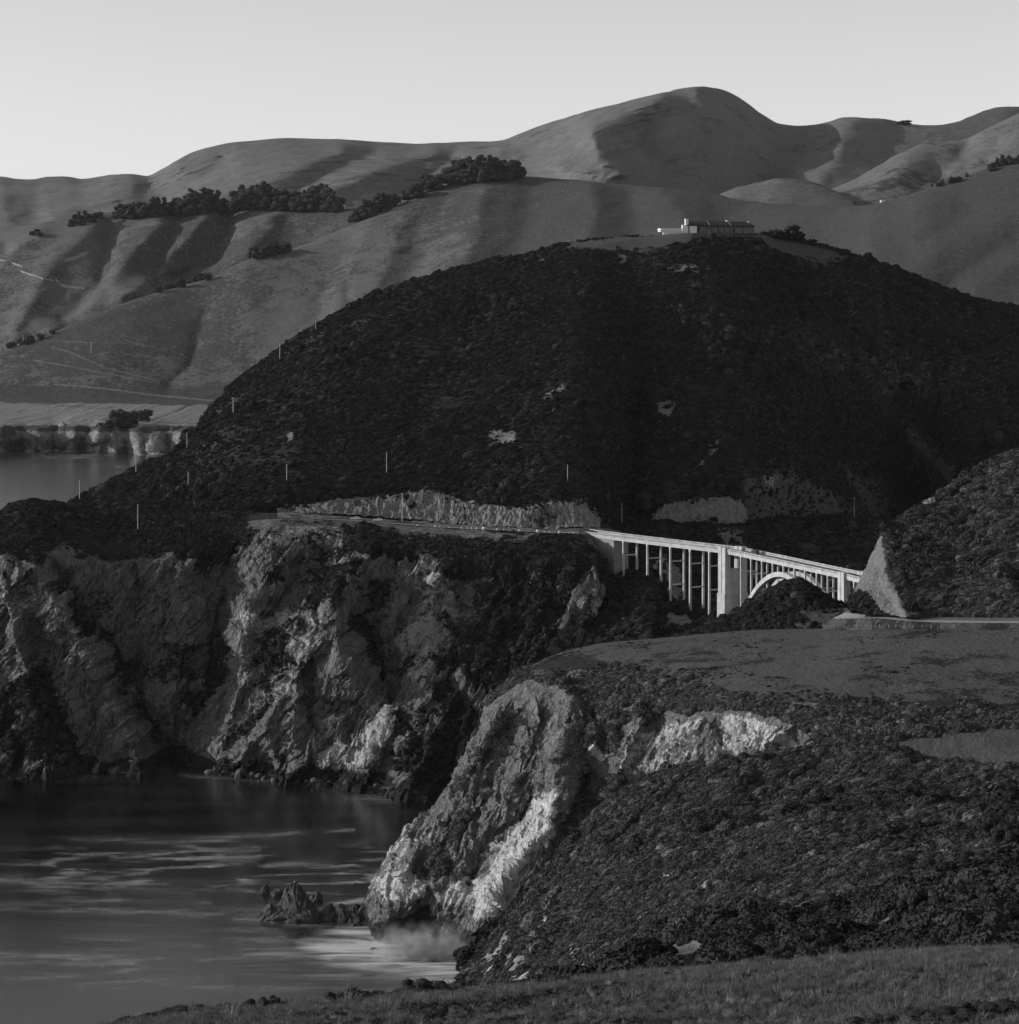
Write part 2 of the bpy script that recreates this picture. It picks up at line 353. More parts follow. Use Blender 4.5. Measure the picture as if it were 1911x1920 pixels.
hill('wooded_ridge', crest, foot, 300, 170, ridge_feats, 6, 180, 'steep spurred ridge below the row of dark conifers, crossed by the far road', M_MID, 50, ((0.25, 0.33), (0.6, 0.64)), 0.55, (200, 40), seed=4)
crest2 = [(-90, 700, 4120), (0, 663, 4150), (100, 625, 4200), (250, 563, 4300), (390, 522, 4400), (470, 487, 4450), (550, 467, 4500), (640, 432, 4580), (700, 407, 4620), (760, 380, 4660), (830, 348, 4700), (900, 338, 4720),
          (980, 332, 4720), (1050, 335, 4700), (1150, 345, 4650), (1250, 355, 4600), (1330, 363, 4550), (1400, 378, 4500), (1500, 384, 4400), (1600, 386, 4300), (1660, 380, 4250), (1720, 360, 4250), (1800, 334, 4300), (1911, 300, 4350), (2010, 270, 4400)]
foot2 = [(-90, 752, 3950), (100, 748, 3960), (300, 750, 3960), (450, 752, 3950), (700, 740, 3800), (1000, 680, 3700), (1300, 640, 3600), (1600, 640, 3500), (2010, 660, 3400)]
r1 = rs(crest2, 80); lo = rs(foot2, 80)
P = loft([back(r1, 250, 50), r1, blend(r1, lo, 0.2, 0.27), blend(r1, lo, 0.55, 0.6), blend(r1, lo, 0.88, 0.87), lo, back(lo, -90, 16)], 520, 180)
feats = [([(700, 420), (660, 480), (640, 560), (630, 640)], 22, 30), ([(655, 470), (610, 530), (600, 600), (595, 680)], 16, -26), ([(760, 400), (735, 470), (700, 560), (690, 620)], 20, 30), ([(650, 530), (650, 580), (640, 620)], 10, -18),
         ([(830, 385), (800, 450), (770, 540), (740, 600)], 36, -62), ([(905, 365), (895, 420), (880, 480), (860, 540)], 20, 44), ([(1000, 360), (990, 420), (970, 480)], 34, -60),
         ([(1110, 352), (1120, 400), (1095, 460), (1080, 520)], 20, 46), ([(1180, 365), (1190, 420), (1180, 470)], 28, -52), ([(1240, 362), (1285, 410), (1275, 470)], 24, 44), ([(1340, 385), (1360, 430), (1350, 480)], 30, -44),
         ([(385, 590), (355, 680), (320, 720)], 9, -16), ([(250, 600), (180, 680)], 30, 10), ([(480, 540), (440, 640)], 34, 14),
         ([(1911, 400), (1800, 450), (1690, 520)], 30, 30), ([(1911, 330), (1760, 400), (1640, 460)], 34, 24), ([(1911, 450), (1800, 520), (1760, 560)], 20, -26), ([(1820, 400), (1700, 470)], 22, -26), ([(1560, 400), (1540, 460)], 30, -20), ([(1911, 490), (1830, 540)], 16, 18)]
P = carve(P, [(f_[0], f_[1] * 1.5, f_[2]) for f_ in feats], 0.75, 7.0); P = P + normals(P) * (3.5 * fbm(P, 150, 5, 21) + 1.5 * fbm(P, 110, 4, 23, 0.5, True))[..., None]
x, y = PX(P)
gr = np.clip(0.5 + 0.5 * fbm(P, 160, 4, 9), 0, 1); gr = np.where(y > 715, gr * np.clip((745 - y) / 30, 0.25, 1), gr)
gr = gr * np.clip(1.2 - (x - 560) / 620, 0.28, 1)  # ground darkened to the right, the ridge's soft shade put into its colour
dt = zero(P)
for poly, w in (([(95, 650), (130, 660), (200, 690), (300, 715)], 1.6), ([(100, 720), (190, 728), (300, 742), (420, 753)], 1.8), ([(90, 640), (220, 643), (290, 650), (350, 668)], 1.0), ([(60, 675), (120, 685), (300, 719)], 1.4)):
    dt = np.maximum(dt, np.clip(1.3 - seg_dist(x, y, poly) / w, 0, 1))
place('ridge_flank', P, attrs(P, grass=gr, dirt=dt), M_MID, 'broad grassy flank of the coast ridge with dark gullies behind the big dark hill')

# --- coastal shelf field, its low sea cliffs
shelf_b = rs([(-90, 742, 4080), (0, 744, 4060), (130, 746, 4050), (250, 750, 4020), (420, 753, 3980), (560, 760, 3950)], 40)
lip = rs([(-90, 800, DZ(800, 28)), (0, 803, DZ(803, 28)), (90, 805, DZ(805, 26)), (160, 795, DZ(795, 30)), (230, 795, DZ(795, 30)), (290, 800, DZ(800, 28)), (380, 800, DZ(800, 26)), (560, 820, DZ(820, 24))], 40)
mid = rs([(-90, 818, DZ(822, 16)), (0, 818, DZ(822, 17)), (120, 820, DZ(824, 15)), (230, 822, DZ(824, 16)), (380, 824, DZ(828, 14)), (560, 835, DZ(840, 12))], 40)
sh = rs(sea_row([(-90, 843), (0, 845), (60, 847), (150, 846), (250, 852), (380, 854), (560, 860)], -1.0), 40)
P = loft([shelf_b, blend(shelf_b, lip, 0.5, 0.5), lip, mid, sh, back(sh, -25, 6), back(sh, -10, 16)], 320, 155)
x, y = PX(P); lowm = np.clip((y - 800) / 10, 0, 1)
cols = [([(10, 800), (5, 850)], 9, 10), ([(45, 800), (48, 850)], 10, -14), ([(80, 805), (82, 848)], 7, 12), ([(105, 800), (100, 850)], 12, -16), ([(135, 800), (138, 850)], 7, 13), ([(165, 805), (160, 850)], 7, -12), ([(190, 795), (182, 850)], 8, 16),
        ([(212, 810), (215, 852)], 6, 10), ([(235, 800), (235, 852)], 9, -18), ([(258, 815), (262, 855)], 6, 14), ([(290, 795), (283, 850)], 12, 14), ([(310, 810), (318, 860)], 10, -16), ([(350, 800), (340, 850)], 12, 12)]
P = carve(P, cols, 1.3, 10.0); P = P + normals(P) * (np.clip(0.15 + lowm, 0, 1) * (9.0 * fbm(P, 60, 5, 2, 0.6, True) + 5.0 * facets(P[..., 0], P[..., 2] * 1.5, 22, 6) + 3.0 * facets(P[..., 0] + 5, P[..., 2] * 1.3, 8, 8)))[..., None]
x, y = PX(P)
rk = np.clip((y - 803) / 10, 0, 1) * np.clip(0.75 + 0.9 * fbm(P, 40, 4, 5), 0, 1)
gr = np.clip((802 - y) / 8, 0, 1) * np.where(seg_dist(x, y, [(70, 757), (200, 766), (290, 752)]) < 2.0, 0.55, 1.0)
M_SHELF = terrain_mat('coastal_shelf_ground', 0.055, 0.21, 0.05, grass=0.20, dirt=0.3, bumpd=1.5)
place('coastal_shelf', P, attrs(P, grass=gr, rock=rk), M_SHELF, 'pale grass field on the coastal shelf with low rocky sea cliffs')

# --- the big dark hill
sil = [(70, 985, 1300), (110, 958, 1310), (150, 934, 1340), (200, 904, 1370), (260, 871, 1400), (330, 838, 1430), (370, 800, 1450), (400, 758, 1465), (440, 714, 1480), (500, 672, 1510), (560, 632, 1535), (620, 598, 1560), (700, 560, 1585), (800, 525, 1610),
       (900, 495, 1640), (1000, 479, 1660), (1050, 463, 1675), (1100, 453, 1685), (1180, 446, 1695), (1240, 441, 1700), (1300, 437, 1705), (1420, 437, 1710), (1480, 446, 1715), (1540, 463, 1720), (1600, 481, 1725), (1680, 506, 1730), (1750, 531, 1740), (1820, 556, 1750), (1911, 572, 1760), (2010, 588, 1770)]
bas = [(70, 995, 1292), (250, 974, 1296), (400, 967, 1296), (480, 957, 1298), (560, 946, 1302), (700, 933, 1311), (800, 927, 1315), (860, 944, 1311), (940, 957, 1304), (1040, 946, 1310), (1090, 942, 1316), (1125, 965, 1340), (1180, 985, 1400), (1240, 946, 1406), (1390, 936, 1420),
       (1450, 958, 1460), (1540, 975, 1530), (1640, 972, 1600), (1720, 960, 1640), (1800, 950, 1610), (1911, 930, 1580), (2010, 920, 1570)]
r1 = rs(sil, 110); lo = rs(bas, 110)
P = loft([back(r1, 130, 30), r1, blend(r1, lo, 0.10, 0.24), blend(r1, lo, 0.35, 0.55), blend(r1, lo, 0.68, 0.82), lo, back(lo, 3, 50)], 640, 240)
feats = [([(1290, 455), (1320, 560), (1370, 680), (1410, 780), (1425, 870), (1390, 935)], 80, 10), ([(1190, 780), (1170, 840), (1155, 900), (1165, 960)], 36, -10), ([(1100, 620), (1060, 760), (1040, 900)], 60, 8),
         ([(1470, 540), (1540, 700), (1600, 820), (1690, 930)], 80, -40), ([(1620, 560), (1720, 690), (1800, 800)], 60, 10), ([(1290, 790), (1290, 870), (1230, 940)], 28, 6), ([(1330, 830), (1300, 890)], 14, -5),
         ([(1700, 800), (1760, 880), (1800, 940)], 20, 9), ([(1590, 880), (1640, 930), (1680, 960)], 14, 7), ([(760, 560), (640, 700), (540, 860)], 60, 7), ([(900, 520), (820, 680), (760, 850)], 55, -6), ([(950, 810), (900, 860), (860, 920)], 30, -5)]
P = carve(P, feats); x, y = PX(P); yard = 1 - 0.95 * pmask(x, y, [(1200, 380), (1520, 380), (1520, 462), (1200, 462)], 25)
P = P + normals(P) * (yard * (4.0 * fbm(P, 110, 4, 31) + 1.4 * fbm(P, 16, 4, 35)))[..., None]
P_HILL = P; x, y = PX(P); wob = 10 * fbm(P, 30, 4, 41) + 9 * fbm(P, 6, 4, 43); xw, yw = x + wob, y + 0.6 * wob - 5 * fbm(P, 5, 3, 47)
gr = np.maximum.reduce([pmask(xw, yw, [(1070, 452), (1300, 430), (1300, 452), (1200, 470), (1060, 466)], 5), pmask(xw, yw, [(1420, 440), (1480, 446), (1600, 482), (1560, 500), (1440, 462)], 5),
                        pmask(xw, yw, [(1420, 600), (1700, 640), (1911, 660), (1911, 760), (1700, 780), (1500, 700)], 40) * 0.42])
rk = np.maximum.reduce([pmask(xw, yw, q, 4) for q in ([(930, 806), (965, 812), (970, 836), (920, 826)], [(1005, 482), (1020, 480), (1022, 494), (1002, 490)], [(1165, 478), (1180, 480), (1178, 496), (1160, 496)], [(1250, 494), (1310, 498), (1312, 512), (1250, 506)],
                        [(1228, 750), (1265, 752), (1260, 782), (1235, 775)], [(1355, 808), (1364, 812), (1320, 872), (1305, 880), (1312, 866)], [(540, 810), (552, 812), (550, 828), (538, 824)], [(1012, 745), (1060, 720), (1058, 730), (1020, 752)],
                        [(1430, 890), (1460, 895), (1450, 915), (1430, 910)])])
gr = np.maximum.reduce([gr] + [pmask(xw, yw, q, 26) * 0.95 for q in ([(1400, 900), (1470, 880), (1560, 920), (1620, 975), (1390, 985)], [(1590, 880), (1650, 900), (1700, 970), (1640, 985)], [(1690, 790), (1760, 850), (1830, 930), (1780, 950), (1720, 870)])])
dt = pmask(xw, yw, [(370, 800), (400, 755), (420, 738), (425, 748), (395, 790), (372, 812)], 8) * 0.6
A_HILL = attrs(P, grass=gr, rock=rk, dirt=dt); place('dark_hill', P, A_HILL, M_HILL, 'big dark brush-covered hill crowned by the long white house')

# --- fluted road cuts
def cut(top, bot, nu, nv, label, seed):
    t, b_ = rs(top, 40), rs(bot, 40)
    P = loft([back(t, 8, -3), t, blend(t, b_, 0.5, 0.55), b_, back(b_, -2, 4)], nu, nv)
    x, y = PX(P); n = normals(P); fl = fbm(np.stack([P[..., 0], P[..., 1] * 0.6, P[..., 2] * 0.10], -1), 3.6, 4, seed, 0.6, True)
    P = P + n * (1.5 * fl + 1.0 * fbm(P, 14, 3, seed + 2))[..., None]
    m = np.clip(0.7 + 0.55 * fbm(P, 18, 4, seed + 9), 0, 1)
    place('road_cut', P, attrs(P, rock=m), M_CUT, label)
cut([(520, 957, 1296), (600, 941, 1304), (700, 930, 1311), (800, 923, 1314), (850, 935, 1310), (940, 952, 1300), (985, 955, 1298), (1040, 942, 1305), (1090, 937, 1310), (1125, 968, 1318)],
    [(520, 960, 1288), (600, 962, 1291), (700, 966, 1295), (800, 976, 1298), (850, 980, 1296), (940, 986, 1290), (985, 988, 1288), (1040, 988, 1290), (1090, 987, 1293), (1125, 988, 1300)], 700, 70, 'long fluted pale road cut behind the parked cars', 51)
cut([(1222, 965, 1398), (1240, 944, 1402), (1300, 936, 1406), (1385, 932, 1412), (1400, 950, 1420)], [(1222, 978, 1390), (1240, 979, 1390), (1300, 979, 1394), (1385, 977, 1402), (1400, 976, 1412)], 220, 60, 'short fluted pale road cut above the old road beyond the bridge', 61)

# --- canyon wall beyond the bridge, below the old road
top = rs([(1100, 992, 1310), (1150, 985, 1340), (1200, 982, 1380), (1300, 981, 1392), (1400, 979, 1405), (1500, 977, 1440), (1580, 972, 1450), (1640, 975, 1460), (1700, 985, 1480), (1800, 1000, 1500)], 60)
low = rs([(1100, 1240, 1190), (1200, 1230, 1200), (1300, 1210, 1240), (1400, 1200, 1270), (1500, 1190, 1290), (1640, 1190, 1300), (1800, 1190, 1300)], 60)
feet = rs([(1100, 1072, 1266), (1140, 1078, 1260), (1167, 1084, 1251), (1212, 1092, 1237), (1255, 1134, 1223), (1292, 1147, 1212), (1328, 1158, 1202), (1400, 1166, 1186), (1500, 1168, 1170), (1640, 1168, 1160), (1800, 1168, 1150)], 60)
low = back(feet, -70, 75); low2 = back(feet, -190, 330)
P = loft([back(top, 40, -2), top, blend(top, feet, 0.06, 0.03), blend(top, feet, 0.5, 0.5), feet, low, low2], 300, 150)
P = carve(P, [([(1225, 1010), (1215, 1050), (1205, 1080)], 20, 6), ([(1400, 990), (1370, 1060)], 30, -9), ([(1480, 985), (1450, 1070)], 30, 8), ([(1560, 985), (1540, 1060)], 24, -7), ([(1620, 985), (1600, 1050)], 24, 7)])
P = P + normals(P) * (2.0 * fbm(P, 40, 5, 71))[..., None]
P_CAN = P; x, y = PX(P); wob = 10 * fbm(P, 16, 4, 72); xw, yw = x + wob, y + wob
rk = np.maximum.reduce([pmask(xw, yw, q, 5) for q in ([(1240, 1060), (1262, 1050), (1285, 1080), (1275, 1110), (1258, 1130), (1248, 1100)], [(1225, 1050), (1250, 1035), (1245, 1062), (1222, 1068)], [(1250, 1150), (1285, 1145), (1300, 1175), (1250, 1172)])])
dt = pmask(xw, yw, [(1340, 985), (1400, 990), (1395, 1030), (1350, 1035)], 8) * 0.6
A_CAN = attrs(P, rock=rk, dirt=dt); place('canyon_wall', P, A_CAN, M_HILL, 'dark overgrown canyon wall under the old road behind the bridge')

# --- road terrace and the high sea cliff on the far side of the cove
c = 17
R1 = [(-90, 992, 1228), (0, 962, 1240), (25, 946, 1250), (60, 938, 1255), (100, 943, 1262), (140, 945, 1272), (250, 960, 1285), (400, 963, 1290), (480, 962, 1290), (540, 961, 1290), (700, 972, 1298), (820, 981, 1299), (940, 988, 1293), (1020, 991, 1292), (1090, 990, 1296), (1130, 990, 1304), (1165, 996, 1318)]
R2 = [(-90, 1012, 1210), (0, 1002, 1212), (30, 990, 1215), (70, 985, 1220), (110, 985, 1226), (150, 988, 1232), (250, 997, 1240), (400, 988, 1254), (480, 975, 1264), (540, 971, 1268), (700, 981, 1275), (820, 990, 1276), (940, 996, 1268), (1020, 1000, 1264), (1085, 1002, 1264), (1108, 1010, 1266), (1125, 1022, 1280)]
R3 = [(-90, 1040, 1188), (0, 1040, 1188), (40, 1062, 1189), (85, 1074, 1190), (120, 1070, 1197), (160, 1050, 1208), (250, 1046, 1216), (400, 1028, 1231), (475, 1002, 1240), (530, 990, 1246), (690, 1020, 1243), (800, 1040, 1234), (920, 1050, 1224), (1010, 1052, 1224), (1075, 1050, 1232), (1120, 1048, 1246), (1150, 1062, 1268)]
R4 = [(-90, 1230, 1158), (0, 1230, 1160), (50, 1228, 1156), (100, 1222, 1158), (150, 1222, 1166), (210, 1222, 1180), (290, 1220, 1190), (390, 1216, 1190), (460, 1206, 1174), (530, 1200, 1164), (640, 1192, 1160), (740, 1200, 1182), (840, 1185, 1176), (940, 1190, 1162), (1030, 1184, 1164), (1110, 1174, 1180), (1170, 1190, 1224)]
R5 = sea_row([(-90, 1452), (0, 1450), (50, 1449), (100, 1446), (150, 1441), (200, 1438), (290, 1441), (390, 1442), (450, 1448), (520, 1459), (600, 1466), (700, 1476), (780, 1490), (860, 1500), (940, 1500), (1030, 1470), (1110, 1400)])
P = loft([back(R1, 50, 16), R1, R2, R3, blend(R3, R4, 0.5, 0.6), R4, blend(R4, R5, 0.55, 0.5), R5, back(R5, -12, 12), back(R5, -8, 70)], 680, 370)
feats = [([(70, 1065), (120, 1140), (180, 1250), (230, 1360), (260, 1440)], 26, 16), ([(100, 1065), (170, 1170), (240, 1280), (300, 1380), (330, 1440)], 20, -20), ([(10, 1080), (30, 1200), (60, 1330), (70, 1440)], 28, 9), ([(55, 1150), (100, 1300), (140, 1440)], 18, -9),
         ([(255, 1060), (262, 1180), (256, 1300)], 14, -5), ([(340, 1050), (345, 1180), (330, 1300), (320, 1400)], 30, 6), ([(440, 1040), (415, 1140), (395, 1260), (340, 1400)], 26, -12),
         ([(510, 1010), (490, 1100), (455, 1200), (440, 1300), (410, 1400)], 26, 14), ([(560, 1060), (520, 1140), (480, 1240)], 18, -8), ([(650, 1050), (612, 1150), (560, 1240), (500, 1340), (450, 1420)], 20, 14), ([(600, 1170), (540, 1260), (470, 1370)], 14, -7),
         ([(690, 1040), (640, 1110), (630, 1160), (640, 1240), (700, 1310)], 22, 17), ([(690, 1150), (700, 1240), (725, 1300)], 26, -22), ([(770, 1060), (740, 1130), (720, 1180)], 16, 8), ([(830, 1060), (810, 1140), (800, 1250), (740, 1340), (690, 1430)], 26, 13),
         ([(860, 1100), (862, 1200), (850, 1290)], 18, -10), ([(800, 1290), (780, 1360), (740, 1450)], 16, 10), ([(870, 1270), (830, 1330), (790, 1420), (760, 1480)], 20, 12), ([(560, 1300), (545, 1380), (560, 1450)], 18, 9), ([(570, 1250), (585, 1300), (590, 1360)], 12, -9),
         ([(500, 1370), (520, 1440)], 14, 6), ([(640, 1400), (600, 1440)], 18, 6), ([(1075, 1090), (1100, 1130), (1130, 1180)], 18, 9), ([(980, 1070), (960, 1170), (930, 1260)], 24, -8), ([(1040, 1080), (1020, 1180)], 18, -6), ([(1120, 1130), (1150, 1180)], 10, -5)]
P = carve(P, feats)
x, y = PX(P); wob = 26 * fbm(P, 34, 5, 81); wob2 = 26 * fbm(P, 30, 5, 85); xw, yw = x + wob, y + wob2
cliffy = np.clip((y - np.interp(x, [r[0] for r in R3], [r[1] for r in R3]) + 8) / 26, 0, 1)
n = normals(P)
q = np.stack([0.82 * P[..., 0] - 0.57 * P[..., 2], P[..., 1], 0.57 * P[..., 0] + 0.82 * P[..., 2]], -1) * np.array([1, 1, 0.36])
fa, fb = q[..., 0] + 2.5 * fbm(P, 26, 2, 92), q[..., 2] + 2.0 * fbm(P, 26, 2, 93)
disp = 3.5 * fbm(q, 48, 4, 91) + 5.0 * facets(fa, fb, 18, 94) + 2.8 * facets(fa + 9, fb, 7.5, 95) + 2.2 * facets(fa, fb + 3, 3.8, 96) + 1.2 * facets(fa + 5, fb, 1.7, 98) + 0.9 * fbm(P, 3.0, 3, 97, 0.6)
P = P + n * (cliffy * disp + (1 - cliffy) * np.where((x > 500) & (x < 1100), 0.15, 0.9) * fbm(P, 12, 4, 99))[..., None]
P_CLIFF = P; x, y = PX(P)
wj = (34 + 26 * (x < 520)) * fbm(P, 22, 5, 87, 0.62); veg = np.maximum.reduce([pmask(xw + 0.6 * wj, yw + wj, q_, 20) for q_ in ([(-90, 930), (450, 940), (480, 1000), (430, 1038), (330, 1045), (200, 1052), (60, 1062), (-90, 1045)], [(640, 985), (1090, 990), (1150, 1060), (1150, 1120), (1090, 1080), (1060, 1120), (1020, 1260), (930, 1300), (870, 1260), (870, 1080), (800, 1055), (700, 1050), (640, 1030)],
        [(110, 1080), (170, 1160), (260, 1290), (310, 1400), (290, 1400), (220, 1290), (130, 1150)], [(600, 1060), (680, 1050), (560, 1170), (500, 1270), (440, 1380), (420, 1380), (500, 1230)], [(640, 1130), (690, 1140), (730, 1290), (710, 1310), (660, 1230)],  # gully and rib-side shade also put in as dark scrub here
        [(790, 1280), (850, 1265), (900, 1330), (880, 1450), (790, 1480), (730, 1440), (760, 1380), (830, 1350)], [(380, 1180), (440, 1190), (400, 1300), (340, 1400), (330, 1330)], [(0, 1260), (90, 1250), (150, 1380), (150, 1440), (0, 1450), (-90, 1400)])])
flatter = np.clip(1.2 - cliffy, 0, 1); veg = np.maximum(veg * np.maximum(flatter, np.clip(0.9 + 0.75 * fbm(P, 9, 4, 88), 0.25, 1)), np.clip(0.12 + 0.85 * fbm(P, 20, 4, 103) + 0.25 * (n[..., 2] - 0.55), 0, 0.64))
steep_top = (y < np.interp(x, [r[0] for r in R2], [r[1] for r in R2]))
tide = np.clip((P[..., 2] - 2.5 - 2.5 * fbm(P, 12, 3, 89)) / 3.0, 0, 1); rk = np.clip(1.05 - veg, 0, 1) * np.where(steep_top, 0, 1) * tide
br = np.maximum.reduce([pmask(xw, yw, q_, 12) * v for q_, v in (([(500, 985), (640, 990), (640, 1012), (600, 1030), (510, 1040), (500, 1010)], .75), ([(600, 1030), (700, 1070), (660, 1110), (590, 1080)], .55), ([(740, 1060), (840, 1060), (870, 1130), (860, 1260), (790, 1300), (740, 1200), (780, 1130)], .62),
        ([(460, 1140), (600, 1130), (610, 1200), (520, 1320), (440, 1330)], .5), ([(590, 1400), (700, 1390), (720, 1450), (600, 1465)], .72), ([(10, 1090), (100, 1080), (180, 1220), (160, 1240), (80, 1150), (20, 1140)], .42), ([(1080, 1080), (1140, 1130), (1140, 1180), (1080, 1170)], .6), ([(190, 1040), (330, 1040), (330, 1062), (200, 1064)], .5),  # several sun-facing faces and a lit patch get their light as brighter rock
        ([(690, 1330), (760, 1290), (740, 1420), (690, 1440)], .6))])
br = np.maximum(br, np.clip(0.9 * fbm(P, 11, 4, 107, 0.6) - 0.12, 0, 0.55) * np.clip((x - 380) / 120, 0.3, 1)) * np.where(steep_top, 0, 1); br = br * np.clip(1.1 - veg * 0.9, 0, 1) * tide  # bright mottling cut back on the left: buttress shadow put into the colour
gr = zero(P)
road_in = np.array(R1)[9:]; 
dt = np.where(steep_top & (x > 520) & (y > np.interp(x, [r[0] for r in R1], [r[1] for r in R1])), 0.5, 0.0)
dt = np.maximum(dt, pmask(xw, yw, [(90, 948), (300, 962), (440, 968), (330, 980), (160, 975)], 5) * 0.35)
A_CLIFF = attrs(P, rock=rk, bright=br, grass=gr, dirt=dt); place('sea_cliff', P, A_CLIFF, M_CLIFF, 'high rugged sea cliff across the cove below the coast road', False); VEG_SHADE_CLIFF = veg

# --- grass terrace and the near headland with its bright rock
# columns run from the hidden canyon side on the left, round the point, to the right edge
H0 = [(930, 1340, 1030), (930, 1330, 1020), (950, 1300, 1012), (990, 1262, 1012), (1060, 1236, 1018), (1140, 1216, 1030), (1230, 1206, 1035), (1330, 1196, 1040), (1430, 1192, 1040), (1540, 1188, 1036), (1680, 1184, 1025), (2010, 1176, 1005)]
H1 = [(915, 1345, 1010), (905, 1335, 995), (940, 1290, 985), (990, 1250, 988), (1060, 1222, 1000), (1140, 1205, 1006), (1230, 1197, 1008), (1330, 1185, 1010), (1430, 1180, 1006), (1540, 1176, 1000), (1680, 1168, 980), (2010, 1162, 955)]
H2 = [(905, 1360, 1000), (900, 1350, 978), (935, 1300, 962), (985, 1268, 958), (1050, 1262, 950), (1140, 1262, 940), (1240, 1274, 920), (1320, 1298, 892), (1370, 1314, 872), (1450, 1320, 860), (1600, 1316, 856), (2010, 1322, 850)]
H3 = [(880, 1400, 985), (880, 1390, 962), (915, 1340, 948), (960, 1318, 942), (1010, 1308, 936), (1065, 1308, 926), (1130, 1332, 908), (1210, 1334, 900), (1300, 1346, 876), (1420, 1352, 858), (1560, 1385, 836), (2010, 1376, 818)]
H4 = [(820, 1490, 955), (815, 1480, 930), (850, 1452, 918), (905, 1440, 908), (960, 1432, 902), (1020, 1432, 896), (1075, 1444, 882), (1140, 1452, 880), (1220, 1450, 870), (1320, 1444, 856), (1500, 1432, 836), (2010, 1424, 802)]
H5 = [(748, 1580, 935), (738, 1578, 908), (765, 1572, 890), (820, 1568, 880), (890, 1566, 870), (960, 1562, 864), (1020, 1562, 858), (1080, 1572, 852), (1160, 1580, 846), (1280, 1580, 838), (1480, 1580, 830), (2010, 1560, 792)]
H6 = [(704, 1668, 905), (694, 1680, 880), (710, 1690, 866), (760, 1690, 858), (830, 1690, 850), (900, 1690, 842), (960, 1690, 838), (1020, 1700, 832), (1120, 1700, 826), (1260, 1700, 820), (1480, 1700, 812), (2010, 1700, 790)]
H7 = sea_row([(712, 1690), (694, 1715), (698, 1738), (735, 1758), (800, 1768), (865, 1775), (905, 1790), (980, 1800), (1100, 1805), (1260, 1805), (1480, 1805), (2010, 1805)], 0.0)
P = loft([back(H0, 25, 40), H0, H1, H2, H3, blend(H3, H4, 0.5, 0.55), H4, blend(H4, H5, 0.5, 0.5), H5, H6, H7, back(H7, -6, 10), back(H7, -4, 60)], 600, 425)
feats = [([(1070, 1310), (1050, 1400), (1045, 1480), (1030, 1540)], 16, 8), ([(1105, 1330), (1095, 1430), (1100, 1510)], 15, -11), ([(1010, 1310), (985, 1400), (960, 1480)], 14, 5), ([(930, 1340), (880, 1440), (830, 1540), (760, 1640)], 16, 5), ([(970, 1340), (930, 1440), (890, 1540)], 12, -5),
         ([(1150, 1370), (1160, 1460)], 12, 5), ([(1200, 1350), (1170, 1430), (1150, 1490)], 12, 6), ([(1240, 1350), (1225, 1420)], 12, -4), ([(1060, 1500), (1000, 1570), (960, 1640), (890, 1740)], 14, 8), ([(1010, 1500), (930, 1570), (880, 1650)], 14, -6),
         ([(850, 1600), (800, 1660), (720, 1730)], 14, 4), ([(880, 1640), (900, 1700), (880, 1760)], 14, -4), ([(760, 1640), (745, 1700), (720, 1750)], 12, 4), ([(790, 1700), (800, 1770)], 10, -3), ([(700, 1700), (712, 1750)], 10, 3)]
P = carve(P, feats); x, y = PX(P)
wob = 20 * fbm(P, 22, 5, 111); wob2 = 20 * fbm(P, 20, 5, 115); xw, yw = x + wob, y + wob2
lipx = [r[0] for r in H3[2:]]; lipy = [r[1] for r in H3[2:]]
edgex = [r[0] for r in H2[2:]]; edgey = [r[1] for r in H2[2:]]
cl = np.clip((y - np.interp(x, lipx, lipy) + 12) / 30, 0, 1) * np.clip((1560 - x) / 40, 0, 1); n = normals(P)
q = np.stack([0.8 * P[..., 0] - 0.6 * P[..., 2], P[..., 1], 0.6 * P[..., 0] + 0.8 * P[..., 2]], -1) * np.array([1, 1, 0.36])
fa, fb = q[..., 0] + 1.6 * fbm(P, 18, 2, 122), q[..., 2] + 1.4 * fbm(P, 18, 2, 123)
disp = 2.4 * fbm(q, 32, 4, 121) + 3.4 * facets(fa, fb, 11, 124) + 1.9 * facets(fa + 9, fb, 5.6, 125) + 1.5 * facets(fa, fb + 3, 2.5, 126) + 0.8 * facets(fa + 5, fb, 1.2, 128) + 0.7 * fbm(P, 2.0, 3, 127, 0.6)
flat = np.clip((np.interp(x, edgex, edgey) - y) / 14, 0, 1)
P = P + n * (cl * disp + (1 - cl) * (0.5 + 0.7 * (1 - flat)) * fbm(P, 15, 4, 129))[..., None]
x, y = PX(P); P_HEAD = P
fl = np.clip((np.interp(x + 0.5 * wob, edgex, edgey) - y + 0.35 * wob2) / 8 + 0.3, 0, 1)
gr = fl * np.clip(0.72 + 0.75 * fbm(P * np.array([0.45, 1, 1]), 9, 5, 131, 0.6), 0, 1)
gr = np.maximum(gr, pmask(xw, yw, [(1670, 1398), (1740, 1372), (2010, 1358), (2010, 1440), (1800, 1430), (1700, 1415)], 8))
gr = np.where(pmask(xw, yw, [(1040, 1232), (1130, 1240), (1200, 1262), (1050, 1270), (990, 1262)], 6) > 0.5, gr * 0.3, gr)
